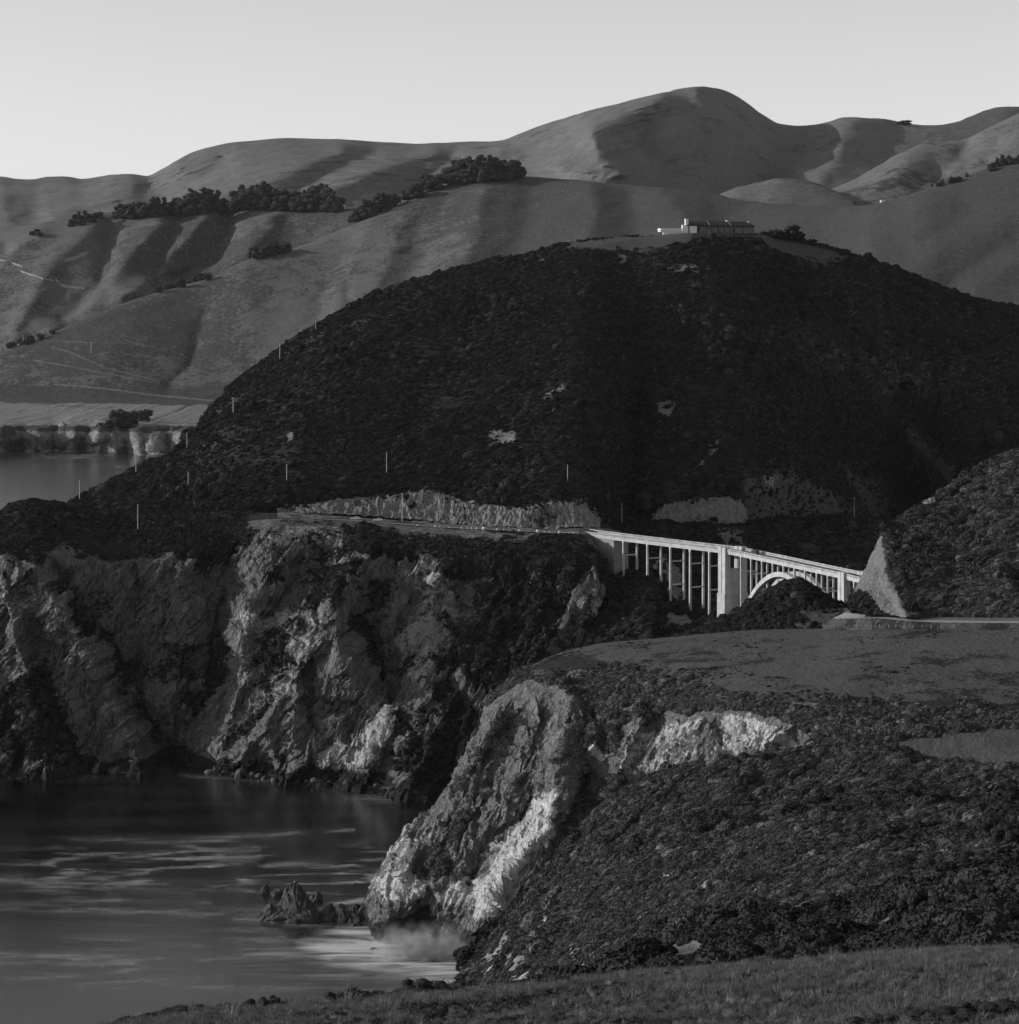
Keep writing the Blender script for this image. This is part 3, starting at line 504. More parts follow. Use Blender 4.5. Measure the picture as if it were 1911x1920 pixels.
veg = np.maximum.reduce([pmask(xw, yw, q_, 8) for q_ in ([(990, 1255), (1150, 1258), (1260, 1276), (1340, 1306), (1420, 1320), (2010, 1325), (2010, 1400), (1600, 1400), (1520, 1368), (1400, 1345), (1250, 1338), (1190, 1345), (1120, 1365), (1085, 1300), (1000, 1288), (950, 1300), (920, 1330), (905, 1325)],
        [(935, 1340), (955, 1355), (890, 1440), (840, 1490), (835, 1470), (880, 1410)], [(870, 1510), (890, 1520), (850, 1590), (850, 1640), (800, 1640), (810, 1590)], [(1084, 1338), (1104, 1342), (1108, 1470), (1092, 1510), (1060, 1560), (1090, 1556), (1120, 1510), (1086, 1430)],
        [(1090, 1340), (1160, 1350), (1150, 1400), (1110, 1420)], [(1130, 1450), (1180, 1430), (1140, 1500), (1060, 1570), (1040, 1550)])])
veg = np.maximum(veg * np.clip(0.95 + 0.8 * fbm(P, 7, 3, 136), 0.3, 1), np.clip(0.02 + 0.8 * fbm(P, 12, 4, 135), 0, 0.6))
br = np.maximum.reduce([pmask(xw, yw, q_, 9) * v for q_, v in (([(1010, 1500), (1050, 1480), (1030, 1560), (1010, 1600), (970, 1660), (900, 1740), (880, 1720), (920, 1650), (930, 1590), (960, 1570)], .95), ([(870, 1640), (900, 1640), (930, 1660), (880, 1720), (800, 1700), (800, 1670)], .8),
        ([(695, 1650), (770, 1630), (820, 1690), (790, 1735), (740, 1730), (695, 1705)], .95), ([(1340, 1350), (1420, 1350), (1510, 1385), (1480, 1400), (1340, 1425), (1345, 1380)], .66), ([(1190, 1360), (1330, 1350), (1320, 1430), (1180, 1470), (1150, 1490)], .5), ([(1160, 1400), (1175, 1400), (1170, 1460), (1150, 1450)], .7), ([(1105, 1380), (1135, 1390), (1130, 1430), (1110, 1420)], .7),
        ([(930, 1310), (1075, 1305), (1060, 1420), (960, 1480), (880, 1490)], .2), ([(730, 1560), (790, 1500), (790, 1560), (740, 1640), (700, 1670)], .45))])
br = np.maximum(br, np.clip(0.95 * fbm(P, 8, 4, 137, 0.6) - 0.02, 0, 0.62) * np.clip((y - 1390) / 170, 0.35, 1)); br = br * np.where(veg > 0.7, 0.25, 1.0) * (1 - np.clip(fl, 0, 1)) * np.clip((1540 - xw) / 30, 0, 1)
wet = np.clip((1745 - y) / 20, 0, 1); br = br * np.clip((P[..., 2] - 6) / 5, 0, 1)
rk = np.clip(1.05 - veg, 0, 1) * (1 - np.clip(fl, 0, 1)) * np.clip((1540 - xw) / 30, 0, 1) * np.clip((P[..., 2] - 3.0 - 3.0 * fbm(P, 9, 3, 139)) / 3.0, 0, 1)
A_HEAD = attrs(P, rock=rk, bright=br, grass=gr); place('headland', P, A_HEAD, M_HEAD, 'grassy headland terrace ending in a pale rocky sea cliff', False); VEG_HEAD = veg * (1 - np.clip(gr, 0, 1)); FLAT_HEAD = fl

# --- knoll in front of the bridge
sil = [(1225, 1200, 1015), (1270, 1188, 1020), (1310, 1172, 1024), (1345, 1154, 1026), (1400, 1126, 1030), (1440, 1100, 1032), (1470, 1086, 1032), (1495, 1083, 1030), (1525, 1096, 1026), (1555, 1118, 1020), (1590, 1131, 1008), (1640, 1140, 998), (1680, 1148, 990)]
bas = [(1225, 1206, 1004), (1330, 1192, 1002), (1450, 1186, 996), (1550, 1182, 990), (1680, 1178, 972)]
r1 = back(rs(sil, 40), 0, 9); lo = rs(bas, 40)
P = loft([back(r1, 30, 25), r1, blend(r1, lo, 0.2, 0.4), blend(r1, lo, 0.6, 0.75), lo], 180, 80)
P = P + normals(P) * (1.6 * fbm(P, 16, 4, 141))[..., None]; P_KNOLL = P
x, y = PX(P); A_KN = attrs(P, grass=pmask(x + 8 * fbm(P, 10, 3, 5), y, [(1500, 1140), (1560, 1128), (1640, 1140), (1690, 1150), (1690, 1180), (1480, 1182)], 8) * 0.9)
place('bridge_knoll', P, A_KN, M_HILL, 'low brushy knoll standing in front of the bridge arch')

# --- hill at the right edge with the bare road cut
sil = [(1596, 1128, 990), (1615, 1088, 1004), (1640, 1034, 1022), (1656, 1004, 1034), (1700, 971, 1050), (1760, 931, 1070), (1820, 890, 1085), (1870, 861, 1095), (1911, 846, 1100), (2010, 800, 1110)]
bas = [(1596, 1150, 968), (1640, 1154, 962), (1700, 1158, 956), (1760, 1159, 953), (1820, 1160, 950), (1870, 1160, 948), (1911, 1160, 946), (2010, 1160, 940)]
r1 = rs(sil, 60); lo = rs(bas, 60)
m1 = blend(r1, lo, 0.16, 0.28); m2 = blend(r1, lo, 0.5, 0.6)
P = loft([back(r1, 40, 20), r1, m1, m2, lo], 280, 200)
P = carve(P, [([(1655, 1010), (1662, 1065), (1682, 1120), (1705, 1160)], 14, 7), ([(1800, 960), (1790, 1060), (1780, 1150)], 34, -5), ([(1880, 940), (1880, 1100)], 30, 5)])
x, y = PX(P); cutm = pmask(x + 5 * fbm(P, 6, 3, 3), y + 3 * fbm(P, 6, 3, 4), [(1590, 1135), (1612, 1085), (1640, 1028), (1656, 998), (1666, 1060), (1682, 1112), (1708, 1160), (1590, 1164)], 4)
P = P + normals(P) * ((1 - cutm) * 2.2 * fbm(P, 24, 4, 151) + cutm * 1.1 * fbm(P * np.array([1, 1, 0.3]), 4, 5, 152, 0.65, True))[..., None]
shadow_veg = pmask(x + 10 * fbm(P, 7, 4, 7), y + 8 * fbm(P, 7, 3, 8), [(1580, 1140), (1606, 1108), (1622, 1112), (1650, 1142), (1684, 1160), (1580, 1168)], 3)  # knoll's cast shadow put into the cut as a dark low-growth patch
A_RH = attrs(P, dirt=cutm * np.where(shadow_veg > 0.5, 0.0, 1.0)); P_RH = P; CUT_RH = cutm
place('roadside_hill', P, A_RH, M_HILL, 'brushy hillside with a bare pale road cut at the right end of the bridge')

# --- scrub slope in front of the headland
S0 = [(838, 1850, 800), (850, 1828, 802), (880, 1795, 806), (930, 1740, 810), (1000, 1652, 812), (1060, 1590, 812), (1110, 1530, 810), (1160, 1496, 806), (1250, 1450, 800), (1360, 1432, 796), (1500, 1412, 790), (1640, 1400, 786), (1760, 1426, 770), (2010, 1444, 740)]
S3 = [(840, 1905, 745), (860, 1905, 735), (890, 1905, 720), (940, 1900, 700), (1010, 1895, 680), (1070, 1890, 660), (1130, 1885, 640), (1200, 1875, 620), (1290, 1860, 590), (1400, 1845, 560), (1520, 1835, 530), (1650, 1825, 500), (1780, 1815, 470), (2010, 1800, 430)]
S1 = blend(S0, S3, 0.14, 0.10); S2 = blend(S0, S3, 0.52, 0.50)
P = loft([back(S0, 18, 30), S0, S1, S2, S3], 440, 240)
feats = [([(1700, 1420), (1500, 1560), (1330, 1700), (1180, 1830)], 26, 7), ([(1560, 1420), (1400, 1540), (1250, 1680), (1120, 1820)], 22, -8), ([(1420, 1430), (1280, 1540), (1150, 1680), (1060, 1820)], 24, 6), ([(1300, 1450), (1180, 1560), (1070, 1690), (1000, 1810)], 22, -6),
         ([(1911, 1440), (1760, 1560), (1600, 1680), (1450, 1790)], 26, -8), ([(1911, 1540), (1800, 1620), (1700, 1700)], 26, 7), ([(1190, 1510), (1090, 1610), (1000, 1720), (930, 1820)], 18, 5)]
P = carve(P, feats); P = P + normals(P) * (2.4 * fbm(P, 30, 4, 161) + 0.8 * fbm(P, 7, 3, 165))[..., None]
P_SLOPE = P; x, y = PX(P); wob = 14 * fbm(P, 9, 4, 167); xw, yw = x + wob + 12 * fbm(P, 2.2, 3, 168), y + wob + 12 * fbm(P, 2.2, 3, 169)
rk = np.maximum.reduce([pmask(xw, yw, [(845, 1850), (900, 1770), (950, 1735), (1000, 1760), (1010, 1830), (1000, 1900), (840, 1900)], 18) * np.clip(0.62 + 0.75 * fbm(P, 5, 4, 173, 0.6), 0.1, 1), pmask(xw, yw, [(1040, 1800), (1080, 1760), (1110, 1780), (1100, 1850), (1040, 1850)], 8) * 0.7] +
                       [pmask(xw, yw, [(cx_ - s_, cy_ - s_), (cx_ + s_, cy_ - s_), (cx_ + s_, cy_ + s_), (cx_ - s_, cy_ + s_)], 4) for cx_, cy_, s_ in ((1246, 1636, 7), (1322, 1660, 9), (1415, 1670, 8), (1285, 1722, 5), (1034, 1680, 8), (1020, 1725, 8), (1630, 1610, 6), (1185, 1603, 5))])
rk = np.maximum(rk, pmask(xw, yw, [(1820, 1570), (1842, 1535), (1850, 1540), (1845, 1562), (1828, 1575)], 3))
A_SL = attrs(P, rock=rk * 0.9, bright=rk * 0.3, grass=np.clip(0.18 + 0.5 * fbm(P, 40, 3, 171), 0, 0.5)); place('scrub_slope', P, A_SL, M_SLOPE, 'long scrub-covered slope falling left into the sea in front of the headland'); RK_SLOPE = rk

# --- brushy bank just beyond the meadow
K0 = [(800, 1880, 420), (900, 1862, 415), (1000, 1846, 405), (1100, 1830, 395), (1180, 1795, 385), (1260, 1752, 375), (1340, 1735, 370), (1400, 1722, 365), (1480, 1720, 360), (1560, 1715, 352), (1640, 1694, 345), (1720, 1668, 340), (1800, 1650, 335), (2010, 1600, 320)]
K1 = [(800, 1930, 300), (900, 1925, 300), (1000, 1920, 298), (1100, 1900, 292), (1180, 1890, 288), (1260, 1880, 284), (1340, 1872, 280), (1400, 1866, 276), (1480, 1860, 272), (1560, 1855, 268), (1640, 1850, 264), (1720, 1845, 260), (1800, 1840, 256), (2010, 1830, 250)]
P = loft([back(K0, 25, 40), K0, blend(K0, K1, 0.3, 0.25), blend(K0, K1, 0.65, 0.6), K1], 300, 110)
P = carve(P, [([(1240, 1760), (1330, 1780)], 14, -4), ([(1600, 1700), (1580, 1790)], 24, -3), ([(1780, 1670), (1740, 1770)], 26, 3)])
P = P + normals(P) * (1.6 * fbm(P, 16, 4, 181))[..., None]; P_BANK = P; x, y = PX(P); wob = 7 * fbm(P, 4, 4, 183) + 9 * fbm(P * np.array([1, 1, 0.4]), 0.8, 3, 184)
rk = np.maximum(pmask(x + wob, y + wob, [(1245, 1775), (1270, 1765), (1320, 1762), (1325, 1790), (1290, 1800), (1245, 1805)], 3), pmask(x + wob, y + wob, [(1430, 1755), (1465, 1750), (1462, 1775), (1440, 1775)], 3))
A_BK = attrs(P, dirt=rk, grass=pmask(x, y, [(1560, 1700), (1911, 1640), (1911, 1690), (1600, 1760)], 12) * 0.6); place('brushy_bank', P, A_BK, M_SLOPE, 'dark brushy bank with a small pale cut just beyond the meadow'); RK_BANK = rk

# --- meadow the camera looks across
G0 = [(60, 1975, 165), (160, 1925, 165), (290, 1894, 166), (400, 1884, 166), (520, 1876, 165), (640, 1868, 164), (760, 1856, 163), (880, 1850, 162), (1000, 1840, 160), (1200, 1814, 158), (1400, 1798, 155), (1600, 1788, 150), (1760, 1774, 146), (2010, 1762, 140)]
G1 = [(60, 2300, 70), (160, 2290, 70), (290, 2280, 70), (400, 2270, 70), (520, 2260, 70), (640, 2250, 70), (760, 2240, 70), (880, 2230, 70), (1000, 2220, 70), (1200, 2210, 70), (1400, 2200, 70), (1600, 2190, 70), (1760, 2180, 70), (2010, 2170, 70)]
G0 = back(G0, 0, 18)
P = loft([back(G0, 30, 90), back(G0, 8, 6), G0, blend(G0, G1, 0.3, 0.35), G1], 360, 180)
P = P + np.array([0, 0, 1.0]) * (0.35 * fbm(P, 14, 4, 191) + 0.10 * fbm(P, 2.2, 3, 195))[..., None]; P_MEADOW = P; x, y = PX(P)
M_MEADOW = terrain_mat('meadow_ground', 0.030, 0.2, 1.1, grass=0.12, dirt=0.3, bumpd=0.15)
gr = np.clip(0.65 + 0.8 * fbm(P * np.array([0.5, 1, 1]), 7, 4, 197), 0, 1)
A_ME = attrs(P, grass=gr); place('meadow', P, A_ME, M_MEADOW, 'sloping dry grass meadow along the bottom edge'); GR_MEADOW = gr
# ------------------------------------------------------------------ sea
def sea():
    m, nt, b = newmat('sea_water')
    n1 = noise_node(nt, 0.02, 6, 0.6, (0.35, 1.6, 1)); n2 = noise_node(nt, 0.25, 4, 0.6, (0.6, 1.4, 1))
    fo = attr(nt, 'foam'); n3 = noise_node(nt, 0.055, 9, 0.68, (0.45, 1.5, 1), None, 1.6)
    lace = N(nt, 'ShaderNodeMapRange'); nt.links.new(n3, lace.inputs[0]); lace.inputs[1].default_value = 0.36; lace.inputs[2].default_value = 0.68
    j = math_(nt, 'MULTIPLY', fo, math_(nt, 'ADD', 0.06, math_(nt, 'MULTIPLY', lace.outputs[0], 1.6)), True)
    c = mix(nt, j, ramp(nt, n1, [(0.35, 0.002), (0.7, 0.022)]), 0.55); nt.links.new(c, b.inputs['Base Color'])
    b.inputs['IOR'].default_value = 1.33
    r = math_(nt, 'ADD', math_(nt, 'MULTIPLY', j, 0.7), 0.18, True); nt.links.new(r, b.inputs['Roughness'])
    bump(nt, b, math_(nt, 'ADD', math_(nt, 'MULTIPLY', n2, 0.4), n1), 0.12, 0.6)
    # far water as one sheet to the horizon, with a fine sheet for the cove set into it
    D0 = np.concatenate([np.linspace(640, 1250, 270), np.linspace(1265, 4200, 70)])
    px_ = np.linspace(-160, 1200, 420)
    X = (px_[None] - CX) / F * D0[:, None]; Y = np.repeat(D0[:, None], len(px_), 1); P = np.stack([X, Y, np.zeros_like(X)], -1)
    x, y = PX(P); q = np.stack([P[..., 0] * 0.25, P[..., 1], P[..., 2]], -1)
    x2 = x + 26 * fbm(P, 34, 5, 201); y2 = y + 11 * fbm(P * np.array([0.55, 1, 1]), 22, 5, 205, 0.6); x2 = x2 + 9 * fbm(P, 10, 4, 221); y2 = y2 + 4 * fbm(P * np.array([0.6, 1, 1]), 8, 4, 223); thick = np.clip(0.75 + 1.1 * fbm(q * np.array([2.2, 1, 1]), 16, 4, 208), 0.05, 1.4)
    foam = zero(P)
    def streak(poly, w, v):
        nonlocal foam
        L_ = np.concatenate([[0], np.cumsum([math.hypot(b_[0] - a_[0], b_[1] - a_[1]) for a_, b_ in zip(poly[:-1], poly[1:])])]); t_ = np.clip(np.interp(x2, [q_[0] for q_ in poly], L_ / L_[-1]) if poly[0][0] < poly[-1][0] else 0.5, 0, 1)
        d = seg_dist(x2, y2 * 1.0, poly) / (0.25 + 0.95 * np.sin(math.pi * t_) ** 0.8); foam = np.maximum(foam, 0.62 * v * thick * np.exp(-(d / (1.6 * w)) ** 1.0))
    streak([(130, 1574), (240, 1576), (340, 1578), (440, 1572), (520, 1568), (600, 1561), (670, 1556)], 3.5, 0.42)
    streak([(200, 1612), (260, 1602), (340, 1600), (380, 1608)], 4, 0.36); streak([(170, 1624), (230, 1618), (300, 1612)], 4, 0.25); streak([(350, 1597), (420, 1594), (490, 1590)], 4, 0.24); streak([(370, 1622), (430, 1612), (480, 1616)], 3, 0.25); streak([(500, 1622), (560, 1615), (620, 1618), (650, 1626)], 3, 0.3); streak([(420, 1606), (500, 1608)], 4, 0.16)
    streak([(-60, 1652), (30, 1652), (80, 1659), (140, 1665)], 4, 0.36); streak([(180, 1662), (250, 1664), (310, 1672), (370, 1682), (410, 1694)], 5, 0.34); streak([(190, 1688), (230, 1685)], 4, 0.28); streak([(200, 1672), (205, 1684)], 6, 0.22)
    streak([(620, 1655), (690, 1650)], 5, 0.2); streak([(600, 1675), (690, 1678)], 4, 0.25)
    streak([(445, 1722), (500, 1722), (560, 1730), (640, 1738)], 6, 0.5); streak([(450, 1735), (560, 1742), (700, 1750)], 8, 0.35)
    foam = np.maximum(foam, 1.1 * pmask(x2, y2, [(570, 1775), (640, 1745), (700, 1738), (760, 1760), (860, 1785), (905, 1800), (850, 1842), (700, 1810), (620, 1800)], 22))
    foam = np.maximum(foam, 0.45 * pmask(x2, y2, [(440, 1760), (620, 1770), (700, 1810), (840, 1840), (620, 1850), (480, 1820)], 40) * np.clip(0.4 + 1.4 * fbm(q, 9, 4, 211), 0, 1))
    streak([(400, 1800), (470, 1804), (520, 1806)], 6, 0.3); streak([(520, 1812), (570, 1808)], 7, 0.3); streak([(620, 1838), (680, 1825), (740, 1822)], 7, 0.4); streak([(400, 1835), (440, 1842)], 9, 0.28); streak([(440, 1858), (560, 1855)], 8, 0.3); streak([(240, 1838), (280, 1840)], 8, 0.18)
    foam = np.maximum(foam, np.clip(0.85 * fbm(q, 10, 5, 215) - 0.14, 0, 0.4) * np.clip((y - 1600) / 200, 0, 1))
    rid = fbm(q * np.array([1.5, 1, 1]) + 3 * fbm(P, 25, 3, 231)[..., None], 13, 4, 233, 0.55, True); low_ = np.clip(0.35 + 1.3 * fbm(q, 45, 3, 235), 0, 1)
    foam = np.maximum(foam, 0.55 * np.clip((rid - 0.30) / 0.5, 0, 1) ** 1.5 * low_ * np.clip((y - 1560) / 40, 0, 1) * np.clip((x + 60) / 200, 0.35, 1))
    shore = [(90, 1450), (160, 1440), (230, 1438), (300, 1444), (330, 1448)]
    streak(shore, 3, 0.08); streak([(80, 1456), (190, 1458)], 3, 0.12); streak([(350, 1452), (450, 1458), (560, 1468)], 3, 0.25); streak([(600, 1476), (680, 1488), (770, 1490)], 7, 0.32); streak([(690, 1492), (770, 1496)], 5, 0.35)
    streak([(50, 853), (120, 854), (190, 857)], 1.6, 0.45); streak([(170, 851), (240, 852)], 1.5, 0.5); streak([(215, 881), (250, 877)], 2.5, 0.4); streak([(180, 872), (240, 871)], 1.5, 0.3); streak([(0, 847), (60, 848)], 1.2, 0.35)
    o = grid_mesh('sea', P, dict(foam=foam), m); tag(o, 'dark smooth sea of the cove streaked with pale foam', 'sea', kind='structure')
    mb = MB(); E = 40000.0
    mb.add([(-E, -2000, -0.6), (E, -2000, -0.6), (E, E, -0.6), (-E, E, -0.6)], [(0, 1, 2, 3)])
    me = mb.mesh('open_ocean'); me.attributes.new('foam', 'FLOAT', 'POINT')
    o = link('open_ocean', me, None, m); o['kind'] = 'structure'; o['label'] = 'open ocean stretching away past the far shelf'; o['category'] = 'sea'
sea()

# ------------------------------------------------------------------ haze
def haze():
    zt = 1500.0
    mb = MB(); mb.box((0, 4750, (zt - 40) / 2), (9000, 11000, zt + 40))
    m = bpy.data.materials.new('haze_air'); m.use_nodes = True; nt = m.node_tree; nt.nodes.clear()
    v = nt.nodes.new('ShaderNodeVolumePrincipled'); v.inputs['Color'].default_value = g(0.9); v.inputs['Density'].default_value = HAZE
    v.inputs['Anisotropy'].default_value = 0.2
    o_ = nt.nodes.new('ShaderNodeOutputMaterial'); nt.links.new(v.outputs[0], o_.inputs['Volume'])
    o = mb.build('haze', m); tag(o, 'thin evening haze over the far hills', 'haze', kind='stuff')
HAZE = 0.7e-5
# ------------------------------------------------------------------ vegetation that nobody could count (instanced on points)
def veg_mat(name, v, var=0.5):
    m, nt, b = newmat(name)
    oi = N(nt, 'ShaderNodeObjectInfo'); n = noise_node(nt, 0.9, 3)
    c1 = ramp(nt, oi.outputs['Random'], [(0.0, v * (1 - var)), (0.6, v), (0.92, v * (1 + var)), (1.0, v * (1 + 3.0 * var))])
    c = mix(nt, 1.0, c1, ramp(nt, n, [(0.3, 0.7), (0.7, 1.3)]), 'MULTIPLY')
    nt.links.new(c, b.inputs['Base Color']); b.inputs['Roughness'].default_value = 0.9; b.inputs['Specular IOR Level'].default_value = 0.12
    return m
M_SCRUB_D = veg_mat('dark_chaparral_leaves', 0.030); M_SCRUB = veg_mat('coastal_scrub_leaves', 0.075); M_BUSH = plain('bush_leaves', 0.03, 0.9, 0.5, 3.0, 0.1)
M_GRASS = veg_mat('dry_grass_blades', 0.13, 0.35); M_HERB = veg_mat('low_herb_leaves', 0.034, 0.5)

def gn_shrub(name, mat, kind):
    nt = bpy.data.node_groups.new(name, 'GeometryNodeTree')
    nt.interface.new_socket('Geometry', in_out='INPUT', socket_type='NodeSocketGeometry'); nt.interface.new_socket('Geometry', in_out='OUTPUT', socket_type='NodeSocketGeometry')
    A = lambda t, **k: N(nt, t, **k); L = nt.links.new
    gi, go = A('NodeGroupInput'), A('NodeGroupOutput'); join = A('GeometryNodeJoinGeometry')
    for k in range(4):
        if kind == 'shrub':
            ico = A('GeometryNodeMeshIcoSphere'); ico.inputs['Radius'].default_value = 1.0; ico.inputs['Subdivisions'].default_value = 4
            sp = A('GeometryNodeSetPosition'); L(ico.outputs[0], sp.inputs[0])
            off = None
            for sc_, am in ((1.1, 0.9), (3.2, 0.5), (7.0, 0.22)):
                nz = A('ShaderNodeTexNoise', noise_dimensions='4D'); nz.inputs['Scale'].default_value = sc_; nz.inputs['W'].default_value = 3.7 * k + sc_; nz.inputs['Detail'].default_value = 1.0
                s1 = A('ShaderNodeMath', operation='MULTIPLY_ADD'); L(nz.outputs['Fac'], s1.inputs[0]); s1.inputs[1].default_value = am; s1.inputs[2].default_value = -0.5 * am
                if off is None: off = s1.outputs[0]
                else:
                    s2 = A('ShaderNodeMath', operation='ADD'); L(off, s2.inputs[0]); L(s1.outputs[0], s2.inputs[1]); off = s2.outputs[0]
            nrm = A('GeometryNodeInputNormal'); vm = A('ShaderNodeVectorMath', operation='SCALE'); L(nrm.outputs[0], vm.inputs[0]); L(off, vm.inputs['Scale']); L(vm.outputs[0], sp.inputs['Offset'])
            dp = A('GeometryNodeDistributePointsOnFaces'); L(sp.outputs[0], dp.inputs['Mesh']); dp.inputs['Density'].default_value = 22.0; dp.inputs['Seed'].default_value = k
            leaf = A('GeometryNodeMeshGrid'); leaf.inputs['Size X'].default_value = 0.24; leaf.inputs['Size Y'].default_value = 0.24; leaf.inputs['Vertices X'].default_value = 2; leaf.inputs['Vertices Y'].default_value = 2
            ip = A('GeometryNodeInstanceOnPoints'); L(dp.outputs['Points'], ip.inputs['Points']); L(leaf.outputs[0], ip.inputs['Instance'])
            rv = A('FunctionNodeRandomValue', data_type='FLOAT_VECTOR'); rv.inputs[1].default_value = (6.28, 6.28, 6.28); rv.inputs['Seed'].default_value = k + 11; L(rv.outputs[0], ip.inputs['Rotation'])
            rl = A('GeometryNodeRealizeInstances'); L(ip.outputs[0], rl.inputs[0])
            jj = A('GeometryNodeJoinGeometry'); L(sp.outputs[0], jj.inputs[0]); L(rl.outputs[0], jj.inputs[0]); src = jj.outputs[0]
        else:
            disc = A('GeometryNodeMeshCircle', fill_type='NGON'); disc.inputs['Vertices'].default_value = 9; disc.inputs['Radius'].default_value = 0.5
            dp = A('GeometryNodeDistributePointsOnFaces'); L(disc.outputs[0], dp.inputs['Mesh']); dp.inputs['Density'].default_value = 42.0; dp.inputs['Seed'].default_value = k
            leaf = A('GeometryNodeMeshCone'); leaf.inputs['Vertices'].default_value = 3; leaf.inputs['Radius Bottom'].default_value = 0.030; leaf.inputs['Depth'].default_value = 1.0
            ip = A('GeometryNodeInstanceOnPoints'); L(dp.outputs['Points'], ip.inputs['Points']); L(leaf.outputs[0], ip.inputs['Instance'])
            rv = A('FunctionNodeRandomValue', data_type='FLOAT_VECTOR'); rv.inputs[0].default_value = (-0.15, -0.5, 0); rv.inputs[1].default_value = (0.5, 0.6, 6.28); rv.inputs['Seed'].default_value = k + 11; L(rv.outputs[0], ip.inputs['Rotation'])
            rsz = A('FunctionNodeRandomValue', data_type='FLOAT_VECTOR'); rsz.inputs[0].default_value = (0.7, 0.7, 0.5); rsz.inputs[1].default_value = (1.2, 1.2, 1.2); rsz.inputs['Seed'].default_value = k + 21; L(rsz.outputs[0], ip.inputs['Scale'])
            rl = A('GeometryNodeRealizeInstances'); L(ip.outputs[0], rl.inputs[0]); src = rl.outputs[0]
        gti = A('GeometryNodeGeometryToInstance'); L(src, gti.inputs[0]); L(gti.outputs[0], join.inputs[0])
    sm = A('GeometryNodeSetMaterial'); sm.inputs['Material'].default_value = mat
    iop = A('GeometryNodeInstanceOnPoints'); L(gi.outputs[0], iop.inputs['Points']); L(join.outputs[0], sm.inputs[0]); L(sm.outputs[0], iop.inputs['Instance']); iop.inputs['Pick Instance'].default_value = True
    def na(nm, dt):
        a_ = A('GeometryNodeInputNamedAttribute', data_type=dt); a_.inputs['Name'].default_value = nm; return a_.outputs['Attribute']
    L(na('vid', 'INT'), iop.inputs['Instance Index']); L(na('rot', 'FLOAT_VECTOR'), iop.inputs['Rotation']); L(na('scl', 'FLOAT_VECTOR'), iop.inputs['Scale'])
    L(iop.outputs[0], go.inputs[0]); return nt

def scatter_points(P, mask, count, seed=0, margin=80, top=1990):
    """random points on a surface grid, as many per square metre as the mask says"""
    rng = np.random.default_rng(seed)
    a, b, c_ = P[:-1, :-1], P[:-1, 1:], P[1:, :-1]; nrm = np.cross(b - a, c_ - a); area = np.linalg.norm(nrm, axis=-1)
    ctr = (P[:-1, :-1] + P[1:, 1:]) / 2; x, y = PX(ctr)
    nn = normals(P)[:-1, :-1]; face = (nn * (np.array([0, 0, CAMZ]) - ctr)).sum(-1) / np.linalg.norm(ctr - np.array([0, 0, CAMZ]), axis=-1)
    w = area * mask[:-1, :-1] * (x > -margin) * (x < 1911 + margin) * (y < top) * (face > -0.25) * (ctr[..., 2] > 1.0)
    w = w.reshape(-1); cs = np.cumsum(w); tot = cs[-1]
    k = np.searchsorted(cs, rng.random(count) * tot); k = np.clip(k, 0, len(w) - 1); i, j = np.unravel_index(k, (P.shape[0] - 1, P.shape[1] - 1))
    u, v = rng.random((count, 1)), rng.random((count, 1))
    pt = (P[i, j] * (1 - u) + P[i, j + 1] * u) * (1 - v) + (P[i + 1, j] * (1 - u) + P[i + 1, j + 1] * u) * v
    return pt, tot
def scatter(name, label, cat, P, mask, count, size, tree, seed=0, flat=0.8, sink=0.2, spread=0.42, wind=True, top=1990, comb=None):
    pt, tot = scatter_points(P, mask, count, seed, top=top); rng = np.random.default_rng(seed + 1)
    big = 1.0 + 0.55 * fbm(pt, size * 14, 3, seed + 5)
    s = size * np.exp(spread * rng.standard_normal(count)) * np.clip(big, 0.45, 1.7)
    scl = np.stack([s * (0.85 + 0.5 * rng.random(count)), s * (0.85 + 0.5 * rng.random(count)), s * flat * (0.7 + 0.6 * rng.random(count))], -1)
    rot = np.stack([0.25 * rng.standard_normal(count), 0.25 * rng.standard_normal(count), 6.28 * rng.random(count)], -1)
    if comb is not None: scl[:, 0] *= 1.7; rot[:, 2] = comb + 0.35 * rng.standard_normal(count); rot[:, 1] -= 0.25
    pt[:, 2] += s * flat * sink
    me = bpy.data.meshes.new(name); me.vertices.add(count); me.vertices.foreach_set('co', pt.reshape(-1).astype(np.float32))
    for nm, dt, arr in (('scl', 'FLOAT_VECTOR', scl), ('rot', 'FLOAT_VECTOR', rot)):
        at = me.attributes.new(nm, dt, 'POINT'); at.data.foreach_set('vector', arr.reshape(-1).astype(np.float32))
    at = me.attributes.new('vid', 'INT', 'POINT'); at.data.foreach_set('value', rng.integers(0, 4, count).astype(np.int32))
    o = link(name, me); md = o.modifiers.new('grow', 'NODES'); md.node_group = tree
    tag(o, label, cat, kind='stuff'); print(name, count, 'per m2', count / tot); return o
GN_DARK = gn_shrub('dark_shrubs', M_SCRUB_D, 'shrub'); GN_SCRUB = gn_shrub('scrub_shrubs', M_SCRUB, 'shrub'); GN_GRASS = gn_shrub('grass_tufts', M_GRASS, 'grass'); GN_HERB = gn_shrub('herb_clumps', M_HERB, 'shrub')

